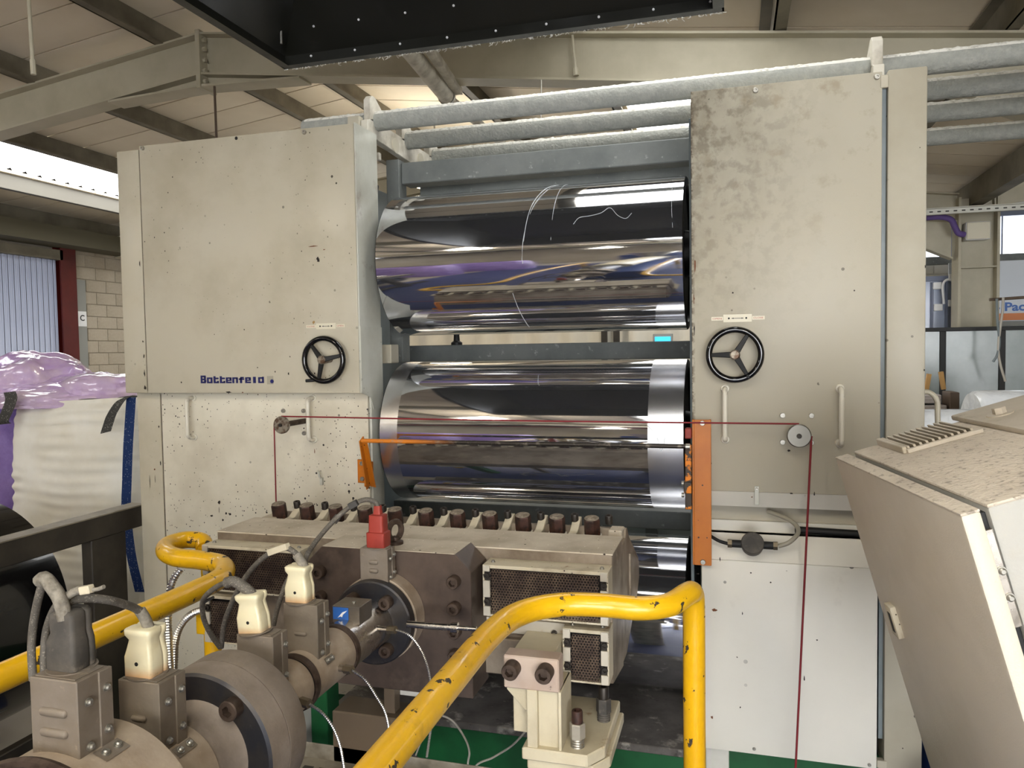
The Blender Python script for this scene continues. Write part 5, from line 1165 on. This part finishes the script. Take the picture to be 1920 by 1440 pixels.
gf = thing('guard_fence', 'black framed guard fence with grey clear panels', 'fence', (2.2, 7.5, 0))
box('top_rail', 'black_matte', gf, (1.2, 7.48, 1.75), (3.6, 7.52, 1.785), .002)
for x_ in (1.325, 1.75, 2.205, 2.66, 3.1): box('post', 'black_matte', gf, (x_-.024, 7.48, 0), (x_+.024, 7.52, 1.75), .002)
for x0 in (1.35, 1.775, 2.23, 2.685): box('panel', 'perspex', gf, (x0, 7.495, .2), (x0+.405, 7.503, 1.75), 0)
wm = thing('wrapping_machine', 'bluish glazed machine enclosure behind the black guard fence', 'machine', (1.9, 8.9, 0))
a_, b_ = at(1736, 615, Y=8.8), at(1792, 520, Y=8.8)
box('glazing', 'perspex_blue', wm, (1.5, 8.85, 0), (b_.x+.2, 8.86, b_.z), 0); box('head_rail', 'window_bar', wm, (1.5, 8.80, b_.z-.03), (b_.x+.2, 8.86, b_.z+.02), 0)
for x_ in (1.95, 2.08, 2.2): box('upright', 'window_bar', wm, (x_, 8.81, 1.0), (x_+.02, 8.84, b_.z-.04), 0)
for x_, z_ in ((1.96, 2.2), (2.1, 2.28), (2.1, 2.02), (1.97, 1.98)): box('fitting', 'paper', wm, (x_, 8.78, z_), (x_+.08, 8.81, z_+.07), .005)
tube('hose', 'paper', wm, [at(1770, 570, Y=8.75), at(1768, 535, Y=8.75), at(1778, 524, Y=8.75), at(1792, 530, Y=8.75)], .012, 8)
sb = thing('sign_board', 'white board with blue lettering and orange band behind the fence', 'sign', (3.2, 9.2, 1.7))
a_, b_ = at(1868, 600, Y=9.2), at(1868, 560, Y=9.2)
box('board', 'sign_white', sb, (2.2, 9.2, 1.75), (4.2, 9.23, 2.5), .002)
t0 = at(1866, 584, Y=9.2); t1 = at(1922, 566, Y=9.2)
text('lettering', '- Pac', 'sign_blue', sb, t1.x-t0.x, (t1.z-t0.z), (t0.x, 9.196, t0.z), bold=.03)
o1 = at(1866, 601, Y=9.2); o2 = at(1866, 588, Y=9.2); box('orange_band', 'sign_orange', sb, (2.2, 9.194, o1.z), (4.2, 9.199, o2.z), 0); box('shelf_edge', 'grey_paint', sb, (2.2, 9.15, o1.z-.06), (4.2, 9.2, o1.z-.01), 0)
hrl = tube('hanger_rail', 'wood_dark', None, [at(1855, 562, Y=7.2), at(1960, 555, Y=7.2)], .012, 8); props(hrl, 'thin dark rail with wires hooked over it', 'rail')
for lb, pts, m_ in (('pale wire hooked over the dark rail', [(1881, 558), (1880, 580), (1876, 610), (1872, 650), (1875, 680), (1885, 715)], 'wire_white'), ('blue wire twisted down from the dark rail', [(1869, 560), (1870, 600), (1874, 640), (1870, 665), (1862, 678)], 'steel_blue')):
    w_ = tube('hanging_wire', m_, None, [at(*p, Y=7.15) for p in pts], .010, 8); props(w_, lb, 'wire')
def film_roll(label, c, r, l, ang):
    t = thing('film_roll', label, 'film roll', (c[0], c[1], c[2]-r), 'clear film rolls behind the console')
    d = Vector((math.cos(ang), math.sin(ang), 0)); p0 = Vector(c)-d*l/2
    bm = lathe_bm(p0, d, [(-.005, .05), (-.005, r*.9), (.01, r*.97), (.03, r), (l-.03, r), (l-.01, r*.97), (l, r*.9), (l, .05)], 64)
    for v in bm.verts: v.co += Vector((0, 0, 1))*.012*nz(v.co*9)
    fin('film', bm, 'film_clear', t, smooth=True); fin('wound_core', lathe_bm(p0, d, [(-.02, 0), (-.02, .05), (l+.02, .05), (l+.02, 0)], 24), 'paper', t, smooth=True)
film_roll('clear film roll lying higher, beside the cream column foot', (1.86, 5.0, 1.18), .20, 1.1, .08)
film_roll('clear film roll lying lower, next to the corner post', (1.15, 4.52, 1.083), .22, .8, .15)
tb = thing('stock_table', 'low grey steel table carrying the clear film rolls', 'table', (1.9, 4.9, 0))
box('top', 'grey_paint', tb, (.65, 4.2, .81), (3.2, 5.5, .85), .004)
for x_ in (.7, 3.1):
    for y_ in (4.25, 5.4): box('leg', 'grey_paint', tb, (x_, y_, 0), (x_+.06, y_+.06, .81), .003)
box('cradle', 'grey_paint', tb, (1.5, 4.85, .85), (2.6, 5.15, .982), .004)
st = thing('board_stack', 'stack of brownish sheets strapped on a pallet by the column', 'stack', (1.75, 6.4, 0))
for k in range(9): box('sheet', 'slab_grey', st, (.6+random.uniform(-.02, .02), 6.1, .62+k*.075), (1.44+random.uniform(-.02, .02), 6.9, .62+k*.075+.062), .006)
box('pallet', 'pallet_wood', st, (.6, 6.1, .0), (1.46, 6.9, .6), .005); box('end_board', 'wood_dark', st, (1.47, 6.08, .62), (1.53, 6.3, 1.30), .004)
for lb, p0, p1 in (('short pale timber leaning beside the fence post', (1764, 697), (1769, 724)), ('pale timber offcut leaning against the corner post edge', (1742, 701), (1736, 730))):
    o = bar('timber', 'pallet_wood', None, at(p0[0], p0[1], Y=6.5), at(p1[0], p1[1]+6, Y=6.5), .035, .03); props(o, lb, 'timber')
hh = tube('hoop_handle', 'cream', None, [at(1730, 735, Y=2.95), at(1740, 735, Y=2.95), at(1750, 741, Y=2.95), at(1757, 753, Y=2.95), at(1758, 775, Y=2.95), at(1758, 900, Y=2.95), Vector((at(1758, 900, Y=2.95).x, 2.95, 0))], .009, 12); props(hh, 'bent cream tube handle beside the corner post', 'handle')
bl = box('blue_crate', 'glove_blue', None, (.62, 2.45, .0), (1.1, 2.9, .34), .01); props(bl, 'blue crate on the floor beside the corner post', 'crate')

# between the rolls: things on the far side of the machine
cs = thing('status_display', 'small glowing cyan display on a thin pole beyond the roll gap', 'display', (-.70, 8.015, 0)); box('screen', 'cyan_lit', cs, (-.78, 8.0, 1.70), (-.62, 8.01, 1.76), .003); box('case', 'grey_paint', cs, (-.80, 8.011, 1.66), (-.60, 8.05, 1.79), .004); box('pole', 'grey_paint', cs, (-.72, 8.02, 0), (-.68, 8.04, 1.66), .002)
pc_ = thing('plastic_curtain', 'pale plastic curtain hanging beyond the roll gap', 'curtain', (-1.5, 8.2, 0))
def cf(u, v): return Vector((-3.6+3.2*u, 8.2+.04*math.sin(u*60), 2.3*v))
fin('sheet', grid_bm(200, 3, cf), 'block_white', pc_, smooth=True)
for x_ in (-1.35, -1.22): box('post', 'frame_black', pc_, (x_, 8.1, 0), (x_+.06, 8.15, 2.4), 0)

# ================================================================== BEHIND THE CAMERA (seen in the rolls)
ex = thing('extruder', 'blue extruder with barrel guard feeding the melt pipe', 'extruder', (-.88, -1.8, 0))
box('bed', 'ext_blue', ex, (-1.15, -4.5, .05), (-.60, .35, .62), .02); lathe('barrel_guard', 'rafter', ex, (-.88, -3.6, .966), (0, 1, 0), [(0, 0), (0, .17), (3.55, .17), (3.6, .12)], 40)
box('gearbox', 'ext_blue', ex, (-1.3, -5.2, .4), (-.4, -3.6, 1.5), .03); cyl('hopper', 'zinc', ex, (-.88, -3.3, 1.13), (-.88, -3.3, 1.8), .1, 24, r1=.3)
for i, (x_, y_, s_) in enumerate(((-3.4, -2.2, 3), (-4.5, -2.4, 4), (-5.6, -2.3, 5), (-2.9, -3.6, 6))):
    bulk_bag(['purple bulk bag beside the extruder bed', 'purple bulk bag in the middle of the row behind the extruder', 'purple bulk bag at the wall end of the row', 'purple bulk bag standing behind the row'][i], x_, y_, .95, .9, 1.45, 'purple_bag', s_)
# high bay lamps
def lamp(label, x_, y_, z_):
    t = thing('high_bay_lamp', label, 'lamp', (x_, y_, z_), 'high bay lamps')
    lathe('shade', 'lamp_shade', t, (x_, y_, z_), (0, 0, 1), [(0, .20), (.12, .14), (.2, .05), (.28, .05), (.28, 0)], 32)
    lathe('glow_disc', 'lamp_glow', t, (x_, y_, z_+.03), (0, 0, -1), [(0, .17), (.002, 0)], 32)
    cyl('stem', 'zinc', t, (x_, y_, z_+.27), (x_, y_, roofz(x_)), .008, 8)
lamp('warm high bay lamp hanging behind the console', 2.0, -3.0, 2.9)
lamp('warm high bay lamp hanging above the purple bags', -5.2, -2.6, 3.05)
lamp('warm high bay fill lamp added between the bags and the extruder', -2.3, -1.0, 3.15)  # added to brighten the rail, pipe and console
lamp('warm high bay fill lamp added over the extruder barrel guard', .6, -1.3, 3.0)  # put in for more overhead light on the foreground
lamp('warm high bay lamp hanging over the far machine aisle', -2.6, 6.6, 3.15)
lamp('warm high bay lamp hanging over the blue extruder gearbox', -1.6, -4.6, 3.0)
